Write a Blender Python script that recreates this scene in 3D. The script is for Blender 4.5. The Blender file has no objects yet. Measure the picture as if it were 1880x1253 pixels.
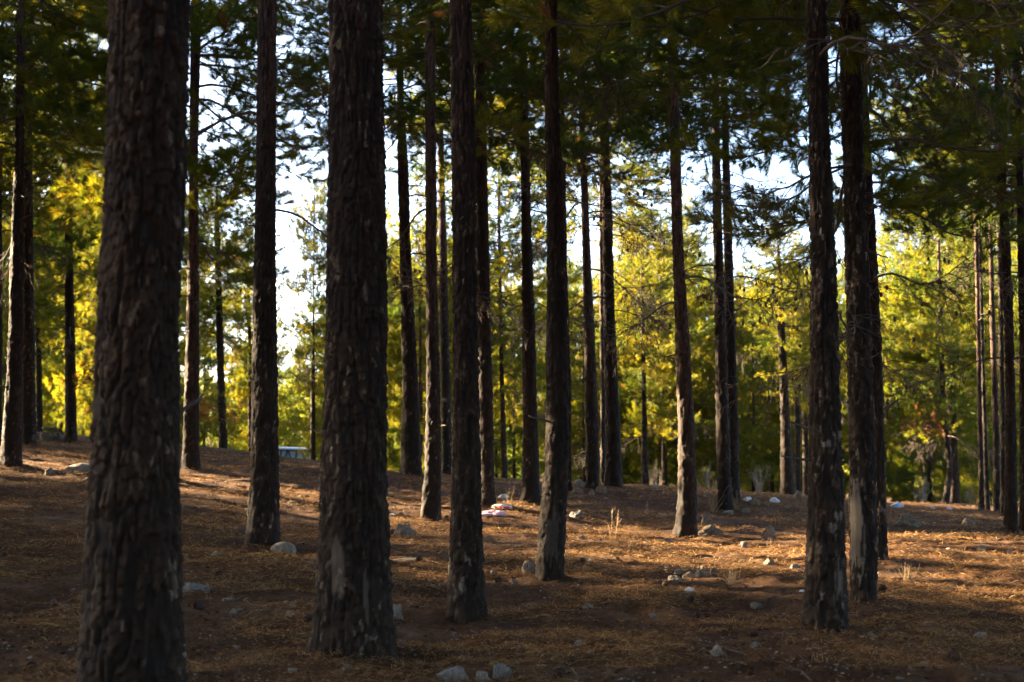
import bpy, math
import numpy as np

# ------------------------------------------------------------------ scene, camera
scn = bpy.context.scene
COL = scn.collection
W, H, F = 1880.0, 1253.0, 2611.0            # photograph frame and focal length in its pixels
EYE = 1.5
PITCH = math.atan((780 - 626.5) / F)
CP, SP = math.cos(PITCH), math.sin(PITCH)
PI = math.pi

def P(px, py, d):
    """point seen at photo pixel (px, py) at depth y = d"""
    cx, cy = (px - 940) / F, (626.5 - py) / F
    dx, dy, dz = cx, CP - cy * SP, SP + cy * CP
    t = d / dy
    return np.array([dx * t, d, EYE + dz * t])

# ------------------------------------------------------------------ noise
_R = np.random.default_rng(11)
_PERM = _R.integers(0, 2 ** 31, 4096)
_RND = _R.random(65536)

def hash3(i, j, k, s=0):
    h = (i.astype(np.int64) * 73856093) ^ (j.astype(np.int64) * 19349663) ^ (k.astype(np.int64) * 83492791) ^ (s * 2654435761)
    h = h ^ (h >> 13)
    return _RND[(h * 1274126177 >> 7) & 65535]

def vnoise(x, y, z, s=0):
    x, y, z = np.broadcast_arrays(np.asarray(x, float), np.asarray(y, float), np.asarray(z, float))
    i, j, k = np.floor(x), np.floor(y), np.floor(z)
    u, v, w = x - i, y - j, z - k
    u, v, w = [t * t * (3 - 2 * t) for t in (u, v, w)]
    i, j, k = i.astype(np.int64), j.astype(np.int64), k.astype(np.int64)
    r = 0
    for a in (0, 1):
        for b in (0, 1):
            for c in (0, 1):
                r = r + hash3(i + a, j + b, k + c, s) * (u if a else 1 - u) * (v if b else 1 - v) * (w if c else 1 - w)
    return r * 2 - 1

def fbm(x, y, z, o=3, s=0):
    r, a, f = 0, 1.0, 1.0
    for n in range(o):
        r = r + a * vnoise(x * f, y * f, z * f, s + n)
        a *= .5; f *= 2.03
    return r

def sstep(a, b, x):
    t = np.clip((x - a) / (b - a), 0, 1)
    return t * t * (3 - 2 * t)

# ------------------------------------------------------------------ mesh helpers
def mesh_np(name, verts, faces_list, mats=(), mat_idx=None, smooth=True, attrs=None):
    """faces_list: list of (n, k) int arrays; attrs: {name: (type, array)} on points"""
    me = bpy.data.meshes.new(name)
    verts = np.ascontiguousarray(verts, np.float32)
    me.vertices.add(len(verts)); me.vertices.foreach_set('co', verts.ravel())
    fl = [np.asarray(f, np.int32) for f in faces_list if len(f)]
    nl = sum(f.size for f in fl); nf = sum(len(f) for f in fl)
    me.loops.add(nl); me.polygons.add(nf)
    me.loops.foreach_set('vertex_index', np.concatenate([f.ravel() for f in fl]))
    tot = np.concatenate([np.full(len(f), f.shape[1], np.int32) for f in fl])
    start = np.concatenate([[0], np.cumsum(tot)[:-1]]).astype(np.int32)
    me.polygons.foreach_set('loop_start', start)
    if smooth is not None:
        me.polygons.foreach_set('use_smooth', np.full(nf, bool(smooth)))
    if mat_idx is not None:
        me.polygons.foreach_set('material_index', np.asarray(mat_idx, np.int32))
    for m in mats: me.materials.append(m)
    for k, (t, a) in (attrs or {}).items():
        at = me.attributes.new(k, t, 'POINT')
        a = np.ascontiguousarray(a, np.float32)
        at.data.foreach_set('color' if t == 'FLOAT_COLOR' else 'value', a.ravel())
    me.update(calc_edges=True)
    return me

def link(name, data, parent=None, loc=None, rot=None, scale=None):
    o = bpy.data.objects.new(name, data); COL.objects.link(o)
    if parent is not None: o.parent = parent
    if loc is not None: o.location = [float(v) for v in loc]
    if rot is not None: o.rotation_euler = [float(v) for v in rot]
    if scale is not None: o.scale = [float(v) for v in scale] if np.ndim(scale) else (float(scale),) * 3
    return o

def tag(o, label=None, cat=None, group=None, kind=None):
    if label: o['label'] = label
    if cat: o['category'] = cat
    if group: o['group'] = group
    if kind: o['kind'] = kind
    return o

class Geo:
    """collects tubes, blobs and loose faces into one mesh"""
    def __init__(s): s.v = []; s.f = {}; s.n = 0; s.m = {}
    def add(s, v, f, mi=0):
        f = np.asarray(f, np.int64) + s.n
        s.f.setdefault((f.shape[1], mi), []).append(f)
        s.v.append(np.asarray(v, float)); s.n += len(v)
    def tube(s, pts, rad, k=5, mi=0, cap=True):
        pts = np.asarray(pts, float); n = len(pts); rad = np.broadcast_to(rad, (n,))
        t = np.gradient(pts, axis=0); t /= np.linalg.norm(t, axis=1)[:, None] + 1e-9
        ref = np.array([0, 0, 1.]) if abs(t[0, 2]) < .8 else np.array([1., 0, 0])
        a = np.cross(t, ref); a /= np.linalg.norm(a, axis=1)[:, None] + 1e-9
        b = np.cross(t, a)
        th = np.arange(k) * 2 * PI / k
        ring = pts[:, None] + rad[:, None, None] * (np.cos(th)[None, :, None] * a[:, None] + np.sin(th)[None, :, None] * b[:, None])
        i, j = np.meshgrid(np.arange(n - 1), np.arange(k), indexing='ij')
        q = np.stack([i * k + j, i * k + (j + 1) % k, (i + 1) * k + (j + 1) % k, (i + 1) * k + j], -1).reshape(-1, 4)
        v = ring.reshape(-1, 3)
        s.add(v, q, mi)
        if cap:
            c = np.vstack([pts[0], pts[-1]])
            base = s.n - len(v)
            s.v.append(c); s.n += 2
            th = np.arange(k)
            s.f.setdefault((3, mi), []).append(np.stack([base + (th + 1) % k, base + th, np.full(k, base + len(v))], -1))
            e = base + (n - 1) * k
            s.f.setdefault((3, mi), []).append(np.stack([e + th, e + (th + 1) % k, np.full(k, base + len(v) + 1)], -1))
    def box(s, c, h, mi=0, rz=0):
        x = np.array([[a, b, d] for a in (-1, 1) for b in (-1, 1) for d in (-1, 1)], float) * h
        x = x @ np.array([[math.cos(rz), math.sin(rz), 0], [-math.sin(rz), math.cos(rz), 0], [0, 0, 1]]) + c
        s.add(x, [[0, 1, 3, 2], [4, 6, 7, 5], [0, 4, 5, 1], [2, 3, 7, 6], [0, 2, 6, 4], [1, 5, 7, 3]], mi)
    def build(s, name, mats, smooth=True):
        fs, mi = [], []
        for (k, m), l in s.f.items():
            a = np.concatenate(l); fs.append(a); mi.append(np.full(len(a), m))
        return mesh_np(name, np.concatenate(s.v), fs, mats, np.concatenate(mi), smooth)

def ico(sub):
    t = (1 + 5 ** .5) / 2
    v = [(-1, t, 0), (1, t, 0), (-1, -t, 0), (1, -t, 0), (0, -1, t), (0, 1, t), (0, -1, -t), (0, 1, -t), (t, 0, -1), (t, 0, 1), (-t, 0, -1), (-t, 0, 1)]
    f = [(0, 11, 5), (0, 5, 1), (0, 1, 7), (0, 7, 10), (0, 10, 11), (1, 5, 9), (5, 11, 4), (11, 10, 2), (10, 7, 6), (7, 1, 8), (3, 9, 4), (3, 4, 2), (3, 2, 6), (3, 6, 8), (3, 8, 9), (4, 9, 5), (2, 4, 11), (6, 2, 10), (8, 6, 7), (9, 8, 1)]
    v = [np.array(x, float) / np.linalg.norm(x) for x in v]
    for _ in range(sub):
        c = {}; nf = []
        def mid(a, b):
            k = (min(a, b), max(a, b))
            if k not in c:
                m = v[a] + v[b]; v.append(m / np.linalg.norm(m)); c[k] = len(v) - 1
            return c[k]
        for a, b, d in f:
            x, y, z = mid(a, b), mid(b, d), mid(d, a)
            nf += [(a, x, z), (b, y, x), (d, z, y), (x, y, z)]
        f = nf
    return np.array(v), np.array(f)

# ------------------------------------------------------------------ materials
def new_mat(name):
    m = bpy.data.materials.new(name); m.use_nodes = True
    nt = m.node_tree; nt.nodes.clear()
    out = nt.nodes.new('ShaderNodeOutputMaterial')
    return m, nt, nt.nodes, nt.links, out

def ramp(N, stops):
    r = N.new('ShaderNodeValToRGB'); e = r.color_ramp.elements
    e[0].position, e[0].color = stops[0][0], (*stops[0][1], 1)
    e[1].position, e[1].color = stops[-1][0], (*stops[-1][1], 1)
    for p, c in stops[1:-1]:
        x = e.new(p); x.color = (*c, 1)
    return r

def noise_node(N, L, scale, detail=4, rough=.6, vec=None):
    n = N.new('ShaderNodeTexNoise'); n.inputs['Scale'].default_value = scale
    n.inputs['Detail'].default_value = detail; n.inputs['Roughness'].default_value = rough
    if vec is not None: L.new(vec, n.inputs['Vector'])
    return n

def mix_col(N, L, fac, a, b, mode='MIX'):
    m = N.new('ShaderNodeMix'); m.data_type = 'RGBA'; m.blend_type = mode
    for s, v in ((0, fac), (6, a), (7, b)):
        if hasattr(v, 'is_linked'): L.new(v, m.inputs[s])
        else: m.inputs[s].default_value = v if s == 0 else (*v, 1)
    return m.outputs[2]

def simple_mat(name, col, rough=.7, nscale=20, var=.3, bump=.3, metal=0.0, spec=.4):
    m, nt, N, L, out = new_mat(name)
    b = N.new('ShaderNodeBsdfPrincipled'); L.new(b.outputs[0], out.inputs[0])
    tc = N.new('ShaderNodeTexCoord')
    n = noise_node(N, L, nscale, 5, .65, tc.outputs['Object'])
    c = np.array(col)
    r = ramp(N, [(.3, tuple(c * (1 - var))), (.7, tuple(np.minimum(c * (1 + var), .9)))])
    L.new(n.outputs['Fac'], r.inputs[0]); L.new(r.outputs[0], b.inputs['Base Color'])
    b.inputs['Roughness'].default_value = rough; b.inputs['Metallic'].default_value = metal
    b.inputs['Specular IOR Level'].default_value = spec
    if bump:
        bp = N.new('ShaderNodeBump'); bp.inputs['Strength'].default_value = bump; bp.inputs['Distance'].default_value = .01
        L.new(n.outputs['Fac'], bp.inputs['Height']); L.new(bp.outputs[0], b.inputs['Normal'])
    return m

def bark_material():
    m, nt, N, L, out = new_mat('pine_bark')
    b = N.new('ShaderNodeBsdfPrincipled'); L.new(b.outputs[0], out.inputs[0])
    at = N.new('ShaderNodeAttribute'); at.attribute_name = 'bark'
    sep = N.new('ShaderNodeSeparateColor'); L.new(at.outputs['Color'], sep.inputs[0])
    groove, cell, upper = sep.outputs[0], sep.outputs[1], sep.outputs[2]
    tc = N.new('ShaderNodeTexCoord')
    # colour of plate tops: by cell, dark brown to grey with few pale flakes
    r = ramp(N, [(0, (.0155, .0078, .0038)), (.55, (.026, .0138, .0068)), (.76, (.053, .032, .018)), (.90, (.15, .118, .086)), (1, (.32, .27, .215))])
    n = noise_node(N, L, 38, 5, .7, tc.outputs['Object'])
    ad = N.new('ShaderNodeMath'); ad.operation = 'MULTIPLY_ADD'
    L.new(n.outputs['Fac'], ad.inputs[0]); ad.inputs[1].default_value = .5
    sb = N.new('ShaderNodeMath'); sb.operation = 'ADD'; L.new(cell, sb.inputs[0]); mrr = N.new('ShaderNodeMapRange'); oi = N.new('ShaderNodeObjectInfo'); L.new(oi.outputs['Random'], mrr.inputs[0]); mrr.inputs[3].default_value = -.36; mrr.inputs[4].default_value = -.20
    L.new(mrr.outputs[0], sb.inputs[1])
    L.new(sb.outputs[0], ad.inputs[2]); L.new(ad.outputs[0], r.inputs[0])
    # upper trunk redder
    red = mix_col(N, L, .6, r.outputs[0], (.19, .11, .082))
    up = mix_col(N, L, upper, r.outputs[0], red)
    gr = ramp(N, [(0, (.018, .013, .010)), (.55, (.05, .034, .025)), (1, (1, 1, 1))])
    L.new(groove, gr.inputs[0])
    c = mix_col(N, L, groove, (.012, .0085, .006), up)
    # pale scar where the bark is stripped
    c = mix_col(N, L, at.outputs['Alpha'], c, (.22, .175, .135))
    n2 = noise_node(N, L, 3.0, 3, .6, tc.outputs['Object'])
    r2 = ramp(N, [(.3, (.62, .62, .62)), (.7, (1.15, 1.12, 1.1))]); L.new(n2.outputs['Fac'], r2.inputs[0])
    c = mix_col(N, L, 1.0, c, r2.outputs[0], 'MULTIPLY')
    L.new(c, b.inputs['Base Color'])
    b.inputs['Roughness'].default_value = .85; b.inputs['Specular IOR Level'].default_value = .25
    n3 = noise_node(N, L, 120, 6, .7, tc.outputs['Object'])
    bp = N.new('ShaderNodeBump'); bp.inputs['Strength'].default_value = .6; bp.inputs['Distance'].default_value = .006
    L.new(n3.outputs['Fac'], bp.inputs['Height']); L.new(bp.outputs[0], b.inputs['Normal'])
    return m

def needle_material(name='pine_needles', k=1.0):
    m, nt, N, L, out = new_mat(name)
    at = N.new('ShaderNodeAttribute'); at.attribute_name = 'tint'
    oi = N.new('ShaderNodeObjectInfo')
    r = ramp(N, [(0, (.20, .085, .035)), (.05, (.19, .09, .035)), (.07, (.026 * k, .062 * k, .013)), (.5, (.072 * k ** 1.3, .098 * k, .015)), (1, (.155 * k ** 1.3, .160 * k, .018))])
    L.new(at.outputs['Fac'], r.inputs[0])
    hs = N.new('ShaderNodeHueSaturation')
    mr = N.new('ShaderNodeMapRange'); L.new(oi.outputs['Random'], mr.inputs[0]); mr.inputs[3].default_value = .485; mr.inputs[4].default_value = .515
    L.new(mr.outputs[0], hs.inputs['Hue']); L.new(r.outputs[0], hs.inputs['Color'])
    d = N.new('ShaderNodeBsdfDiffuse'); L.new(hs.outputs[0], d.inputs[0])
    t = N.new('ShaderNodeBsdfTranslucent')
    tcol = mix_col(N, L, 1.0, hs.outputs[0], (1.8, 1.5, .7), 'MULTIPLY'); L.new(tcol, t.inputs[0])
    mx = N.new('ShaderNodeMixShader'); mx.inputs[0].default_value = .45
    L.new(d.outputs[0], mx.inputs[1]); L.new(t.outputs[0], mx.inputs[2])
    g = N.new('ShaderNodeBsdfGlossy'); g.inputs['Roughness'].default_value = .45; g.inputs[0].default_value = (.5, .5, .45, 1)
    mx2 = N.new('ShaderNodeMixShader'); mx2.inputs[0].default_value = .04
    L.new(mx.outputs[0], mx2.inputs[1]); L.new(g.outputs[0], mx2.inputs[2]); L.new(mx2.outputs[0], out.inputs[0])
    return m

def litter_material():
    m, nt, N, L, out = new_mat('fallen_needles')
    at = N.new('ShaderNodeAttribute'); at.attribute_name = 'tint'
    r = ramp(N, [(0, (.06, .028, .013)), (.38, (.165, .080, .034)), (.74, (.42, .24, .096)), (1, (.68, .46, .21))])
    L.new(at.outputs['Fac'], r.inputs[0])
    d = N.new('ShaderNodeBsdfDiffuse'); L.new(r.outputs[0], d.inputs[0])
    t = N.new('ShaderNodeBsdfTranslucent'); L.new(r.outputs[0], t.inputs[0])
    mx = N.new('ShaderNodeMixShader'); mx.inputs[0].default_value = .25
    L.new(d.outputs[0], mx.inputs[1]); L.new(t.outputs[0], mx.inputs[2]); L.new(mx.outputs[0], out.inputs[0])
    return m

def ground_material():
    m, nt, N, L, out = new_mat('forest_floor')
    b = N.new('ShaderNodeBsdfPrincipled'); L.new(b.outputs[0], out.inputs[0])
    tc = N.new('ShaderNodeTexCoord'); co = tc.outputs['Object']
    n1 = noise_node(N, L, .9, 5, .6, co); n2 = noise_node(N, L, 9, 6, .7, co); n3 = noise_node(N, L, 70, 6, .75, co)
    r1 = ramp(N, [(.34, (.066, .035, .019)), (.54, (.110, .060, .031)), (.74, (.155, .108, .070))]); L.new(n1.outputs['Fac'], r1.inputs[0])
    r2 = ramp(N, [(.3, (.55, .52, .5)), (.7, (1.3, 1.25, 1.2))]); L.new(n2.outputs['Fac'], r2.inputs[0])
    c = mix_col(N, L, 1.0, r1.outputs[0], r2.outputs[0], 'MULTIPLY')
    r3 = ramp(N, [(.3, (.4, .38, .36)), (.72, (1.6, 1.55, 1.5))]); L.new(n3.outputs['Fac'], r3.inputs[0])
    c = mix_col(N, L, .85, c, r3.outputs[0], 'MULTIPLY')
    L.new(c, b.inputs['Base Color']); b.inputs['Roughness'].default_value = .95; b.inputs['Specular IOR Level'].default_value = .1
    ad = N.new('ShaderNodeMath'); ad.operation = 'ADD'; L.new(n2.outputs['Fac'], ad.inputs[0]); L.new(n3.outputs['Fac'], ad.inputs[1])
    bp = N.new('ShaderNodeBump'); bp.inputs['Strength'].default_value = .9; bp.inputs['Distance'].default_value = .03
    L.new(ad.outputs[0], bp.inputs['Height']); L.new(bp.outputs[0], b.inputs['Normal'])
    return m

M_BARK = bark_material(); M_NEEDLE = needle_material('pine_needles', 1.2); M_SUNNY_YOUNG = needle_material('sunny_young_needles', 1.7); M_LITTER = litter_material(); M_GROUND = ground_material()  # young needles: lighter green, with extra sunlight brightness and yellow put into the colour
M_TWIG = simple_mat('twig_bark', (.075, .055, .042), .9, 60, .4, .4)
M_GREYWOOD = simple_mat('weathered_twig', (.24, .19, .155), .9, 40, .3, .3)
M_CONE = simple_mat('cone_scales', (.055, .032, .022), .85, 90, .4, .6)
M_STONE = simple_mat('pale_limestone', (.205, .165, .125), .9, 5, .5, .8)
M_STONE_B = simple_mat('brown_limestone', (.16, .12, .085), .9, 6, .5, .8)
M_STONE_G = simple_mat('grey_limestone', (.125, .115, .10), .9, 6, .55, .8)
M_WHITE = simple_mat('white_plastic', (.62, .61, .60), .45, 14, .08, .3)
M_PINK = simple_mat('pink_cloth', (.66, .42, .50), .7, 9, .22, .4)
M_RED = simple_mat('red_print', (.52, .03, .035), .5, 12, .15, .2)
M_BLUE = simple_mat('blue_plastic', (.30, .46, .68), .5, 9, .2, .3)
M_DRY = simple_mat('dry_stalk', (.30, .20, .105), .9, 30, .3, .2)
M_PAINT = simple_mat('pale_blue_paint', (.56, .63, .72), .35, 4, .06, .0, spec=.5)
M_DARKGREEN = simple_mat('dark_green_frame', (.012, .035, .034), .4, 5, .1, 0)
M_RUBBER = simple_mat('tyre_rubber', (.02, .02, .02), .8, 30, .2, .3)
M_STEEL = simple_mat('wheel_steel', (.4, .4, .42), .35, 10, .1, 0, metal=.9)

def glass_mat():
    m, nt, N, L, out = new_mat('window_glass')
    b = N.new('ShaderNodeBsdfPrincipled'); L.new(b.outputs[0], out.inputs[0])
    tc = N.new('ShaderNodeTexCoord'); n = noise_node(N, L, 3, 2, .5, tc.outputs['Object'])
    r = ramp(N, [(.3, (.20, .34, .37)), (.7, (.38, .55, .58))]); L.new(n.outputs['Fac'], r.inputs[0])
    L.new(r.outputs[0], b.inputs['Base Color']); b.inputs['Roughness'].default_value = .12
    return m
M_GLASS = glass_mat()

# ------------------------------------------------------------------ trunks seen in the photograph
# name, depth, [(row, edge a, edge b) ...], label, category, crown base height above ground, total height
PINES = [
 ('B', 6.3, [(-60,201,351),(0,200,350),(300,193,346),(613,177,330),(800,170,328),(1000,160,328),(1253,148,338),(1400,138,346)],
  'thickest dark pine trunk, its base cut off by the lower edge of the photo', 6.5, 15),
 ('E', 9.0, [(0,605,705),(300,603,708),(600,597,713),(800,590,710),(1000,585,715),(1130,580,720),(1205,576,723)],
  'stout straight pine trunk with a pale stripped scar low on its flared foot', 7.0, 15),
 ('R', 9.7, [(0,1478,1520),(200,1482,1522),(400,1485,1532),(600,1487,1540),(800,1484,1546),(1000,1482,1552),(1100,1478,1554),(1180,1474,1557)],
  'dark pine trunk with a small whitish scar beside its foot, next to a sun-patched trunk', 4.7, 14),
 ('I', 11.1, [(0,823,865),(300,828,875),(600,830,878),(750,830,880),(900,827,885),(1060,824,888),(1130,823,896)],
  'slim dark pine trunk just past the stout scarred one, partly hiding another trunk', 6.2, 14),
 ('S', 11.6, [(0,1540,1578),(200,1543,1585),(400,1549,1592),(600,1553,1600),(800,1558,1606),(1000,1560,1613),(1050,1561,1612),(1115,1563,1606)],
  'pine trunk with a sunlit pinkish patch of stripped bark near its foot', 4.9, 14),
 ('L', 13.6, [(0,1000,1022),(200,1000,1028),(400,1003,1036),(600,1002,1043),(750,1002,1045),(850,1000,1045),(960,988,1040),(1065,984,1033)],
  'crooked pine trunk with a kinked foot and a hollow scar at the base', 6.0, 14),
 ('T', 15.2, [(250,1578,1598),(600,1592,1618),(800,1598,1624),(1035,1604,1630)],
  'pine trunk mostly hidden behind the sun-patched trunk', 3.9, 13),
 ('D', 16.0, [(0,472,508),(300,470,507),(500,465,507),(700,462,510),(900,458,513),(1005,452,512)],
  'reddish-topped pine trunk with a large white stone lying against its foot', 6.6, 15),
 ('O', 19.6, [(60,1225,1243),(250,1229,1250),(450,1234,1255),(600,1238,1265),(800,1245,1277),(930,1243,1280),(980,1238,1280)],
  'leaning pine trunk with one edge brightly lit by the sun, boulders beside its foot', 5.7, 13),
 ('W', 20.0, [(350,1832,1849),(500,1840,1858),(700,1846,1864),(975,1843,1870)],
  'dark pine trunk in front of the sun-edged trunks near the photo edge', 5.0, 12),
 ('X', 20.5, [(350,1866,1880),(700,1872,1892),(985,1872,1900)],
  'pine trunk cut lengthwise by the side edge of the photo', 5.0, 12),
 ('G', 20.0, [(200,780,800),(500,781,803),(700,782,808),(860,779,812),(960,771,808)],
  'thin reddish pine trunk whose foot swings out, beside the slim dark trunk', 5.7, 13),
 ('J', 22.0, [(180,873,893),(400,873,897),(600,875,902),(800,880,907),(935,884,908)],
  'straight dark pine trunk with the white and red wrappers lying beside its foot', 6.3, 13.5),
 ('K', 24.0, [(190,953,970),(400,957,976),(600,958,983),(800,960,988),(928,955,992)],
  'pine trunk with a flared foot standing alone between the wrappers and the crooked trunk', 6.2, 13.5),
 ('P', 25.0, [(230,1306,1322),(400,1308,1326),(600,1312,1333),(800,1314,1340),(935,1318,1345)],
  'front pine of the close pair, sunlit along one edge, dry weeds at its foot', 6.8, 13),
 ('Q', 26.0, [(230,1325,1338),(400,1327,1344),(600,1331,1350),(800,1335,1357),(920,1331,1358)],
  'rear pine of the close pair, dark and pressed against its twin', 6.9, 13),
 ('A', 24.0, [(0,31,46),(300,27,44),(500,18,44),(700,12,42),(750,8,42),(860,0,40)],
  'pine trunk with a sunlit edge and a leaning foot, overlapping a second trunk', 6.0, 14),
 ('Z', 29.0, [(0,44,58),(300,43,60),(500,40,62),(700,40,65),(822,36,67)],
  'shaded pine trunk overlapped by the trunk with the leaning foot', 5.5, 14),
 ('C', 25.0, [(0,350,370),(300,347,364),(600,342,366),(800,336,366),(860,334,367)],
  'slender reddish pine trunk just beyond the thickest trunk, its edge lit by the sun', 4.1, 14),
 ('F', 27.0, [(200,728,742),(300,729,750),(500,734,757),(700,738,768),(880,735,774)],
  'dark bowed pine trunk close behind the stout scarred trunk', 6.7, 14),
 ('V', 34.0, [(250,803,815),(500,806,822),(880,812,832)],
  'thin shaded pine trunk seen behind the slim dark trunk and its reddish neighbour', 7, 13),
 ('Y', 27.0, [(500,1030,1042),(700,1034,1049),(912,1034,1050)],
  'pine trunk almost wholly hidden behind the crooked trunk', 7, 13),
 ('M', 27.0, [(230,1063,1075),(400,1068,1082),(600,1071,1092),(800,1075,1100),(900,1075,1100)],
  'slim straight pine trunk with boulders around its foot, beside a thicker dark one', 6.5, 13.5),
 ('N', 28.0, [(280,1103,1120),(400,1105,1125),(600,1107,1130),(800,1112,1140),(895,1110,1143)],
  'dark pine trunk with several long bare branches, standing on the crest', 6.3, 13.5),
 ('N2', 36.0, [(500,1100,1108),(740,1102,1112),(895,1102,1114)],
  'thin grey pine trunk seen between the slim trunk and the one with bare branches', 6.5, 12),
 ('U1', 30.0, [(420,1788,1796),(600,1792,1800),(935,1797,1808)],
  'thin sunlit pine trunk, outermost of the bright cluster toward the clearing', 6.5, 12),
 ('U2', 31.0, [(420,1795,1802),(640,1799,1807),(940,1808,1818)],
  'thin half-lit pine trunk hugging the outermost bright trunk', 6.5, 12),
 ('V1', 30.0, [(420,1815,1822),(600,1817,1828),(800,1823,1835),(948,1824,1840)],
  'pine trunk with the brightest sunlit flank of the cluster', 6.5, 12),
 ('V2', 28.0, [(350,1828,1838),(600,1833,1843),(800,1836,1846),(955,1836,1850)],
  'narrow dark pine trunk squeezed between the bright-flanked and the dark front trunk', 6, 12),
 ('A0', 30.0, [(420,-6,4),(600,-8,5),(790,-10,4)],
  'pine trunk showing only a sliver at the side edge beside the leaning-footed one', 5, 13),
 ('b1', 33.5, [(400,119,133),(735,119,140),(806,120,142)],
  'greyish pine trunk near the stacked boulders on the crest', 2.8, 11),
 ('b2', 38.0, [(400,393,404),(680,398,412),(828,402,418)],
  'pine trunk ringed by a tuft of dead pinkish needles', 3.0, 7.2),
 ('b14', 40.0, [(400,60,69),(640,66,76),(790,67,79)],
  'mauve-looking pine trunk beside the two overlapping trunks', 2.8, 9.5),
 ('b3', 42.0, [(400,913,919),(680,917,925),(870,920,932)],
  'distant thin pine trunk on the crest above the white wrapper', 3.2, 11),
 ('b4', 45.0, [(500,1176,1183),(740,1178,1187),(893,1177,1192)],
  'distant pine trunk below the brightest yellow foliage, pale twigs beside it', 2.6, 8.6),
 ('b5', 50.0, [(600,1212,1217),(870,1215,1223)],
  'thin distant pine trunk beside the sun-edged leaning trunk', 3.0, 10.5),
 ('b6', 36.0, [(500,1424,1436),(720,1432,1448),(910,1433,1460)],
  'pine trunk behind the bare grey bush, orange light on its edge', 3.2, 6.4),
 ('b7', 42.0, [(500,1456,1464),(720,1458,1468),(905,1460,1471)],
  'shaded pine trunk in the middle of the trio behind the grey bush', 3.0, 6.6),
 ('b8', 44.0, [(500,1468,1478),(720,1472,1482),(905,1474,1487)],
  'shaded pine trunk of the trio, nearest the dark whitish-scarred trunk', 3.0, 7.0),
 ('b9', 45.0, [(560,574,577),(730,570,579),(835,569,580)],
  'sparse young pine standing behind the pale blue vehicle', 3.0, 9.0),
 ('b10', 44.0, [(500,452,459),(640,455,462),(835,455,464)],
  'thin shaded pine trunk peeping out beside the trunk with the white stone', 2.4, 7.0),
 ('b11', 42.0, [(600,1722,1732),(760,1728,1737),(860,1740,1750),(935,1726,1742)],
  'dark bent pine trunk behind the pale bare shrub', 2.6, 9),
 ('b12', 45.0, [(600,1738,1750),(820,1740,1758),(935,1742,1764)],
  'broad grey pine trunk behind the bent one', 2.8, 10),
]

# ------------------------------------------------------------------ terrain
ctrl = [P(0.5 * (r[-1][1] + r[-1][2]), r[-1][0], d) for _, d, r, *_ in PINES if d < 31 and _ not in ('B',) and r[-1][0] > 800]
ctrl += [P(*a) for a in ((100,806,34),(235,815,34),(400,830,33.5),(560,857,33),(700,868,33),(920,872,36),(1050,892,34),(1200,894,34),(1300,903,34),(1450,911,34),(1650,931,32),(1760,936,32),(-150,800,33),(2100,960,30))]
ctrl += [np.array(a, float) for a in ((0,0,0),(-1.7,6.3,.02),(-4,8.3,.10),(4,8.2,0),(0,8.2,0),(-8,0,.15),(8,0,-.05),(9,12,-.05),(-7,14,.35),(-12,20,.7),(12,20,-.2),(-14,34,1.5),(14,34,-.45))]
ctrl = np.array(ctrl)

def tps_fit(c, lam=.6):
    n = len(c); d = np.linalg.norm(c[:, None, :2] - c[None, :, :2], axis=2)
    K = np.where(d > 0, d * d * np.log(d + 1e-12), 0) + lam * np.eye(n)
    Pm = np.hstack([np.ones((n, 1)), c[:, :2]])
    A = np.block([[K, Pm], [Pm.T, np.zeros((3, 3))]])
    return np.linalg.solve(A, np.concatenate([c[:, 2], np.zeros(3)]))
_TW = tps_fit(ctrl)

def tps(x, y):
    r = np.full(x.shape, _TW[-3]) + _TW[-2] * x + _TW[-1] * y
    for w, c in zip(_TW, ctrl):
        d2 = (x - c[0]) ** 2 + (y - c[1]) ** 2
        r = r + w * .5 * d2 * np.log(d2 + 1e-12)
    return r

def ground(x, y, micro=True):
    x = np.asarray(x, float); y = np.asarray(y, float)
    sh = x.shape; x = x.ravel(); y = y.ravel()
    r = np.hypot(x, y)
    xc = np.clip(x, -15, 15); yc = np.clip(y, -6, 34.5)
    z = tps(xc, yc)
    far = np.maximum(y - 34.5, 0)
    z = z - 3.6 * (1 - np.exp(-(far / 26) ** 1.35)) * 1.0
    side = np.maximum(np.abs(x) - 15, 0)
    z = z + np.where(x < 0, .035, -.02) * np.minimum(side, 30) * np.exp(-far / 30)
    z = z + sstep(3, 9, r) * (  .065 * fbm(x * .45, y * .45, 0 * x, 2, 5) + .022 * vnoise(x * 1.6, y * 1.6, 0 * x, 9))
    for fx, fy in FEET:
        q = (x - fx) ** 2 + (y - fy) ** 2
        z = z + .055 * np.exp(-q / .16)
    if micro:
        z = z + .02 * np.minimum(0, vnoise(x * .9, y * .9, 0 * x, 81) + .2) - .03 * sstep(.35, .8, vnoise(x * 1.9, y * 1.9, 0 * x, 83))
        z = z +   .024 * fbm(x * 5, y * 5, 0 * x, 3, 21) * sstep(2, 5, r)
    return z.reshape(sh)

FEET = [P(.5 * (r[-1][1] + r[-1][2]), r[-1][0], d)[:2] for nm, d, r, *_ in PINES if not nm.startswith('b')]
def gz(x, y): return float(ground(np.array([x]), np.array([y]), False)[0])

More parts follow.
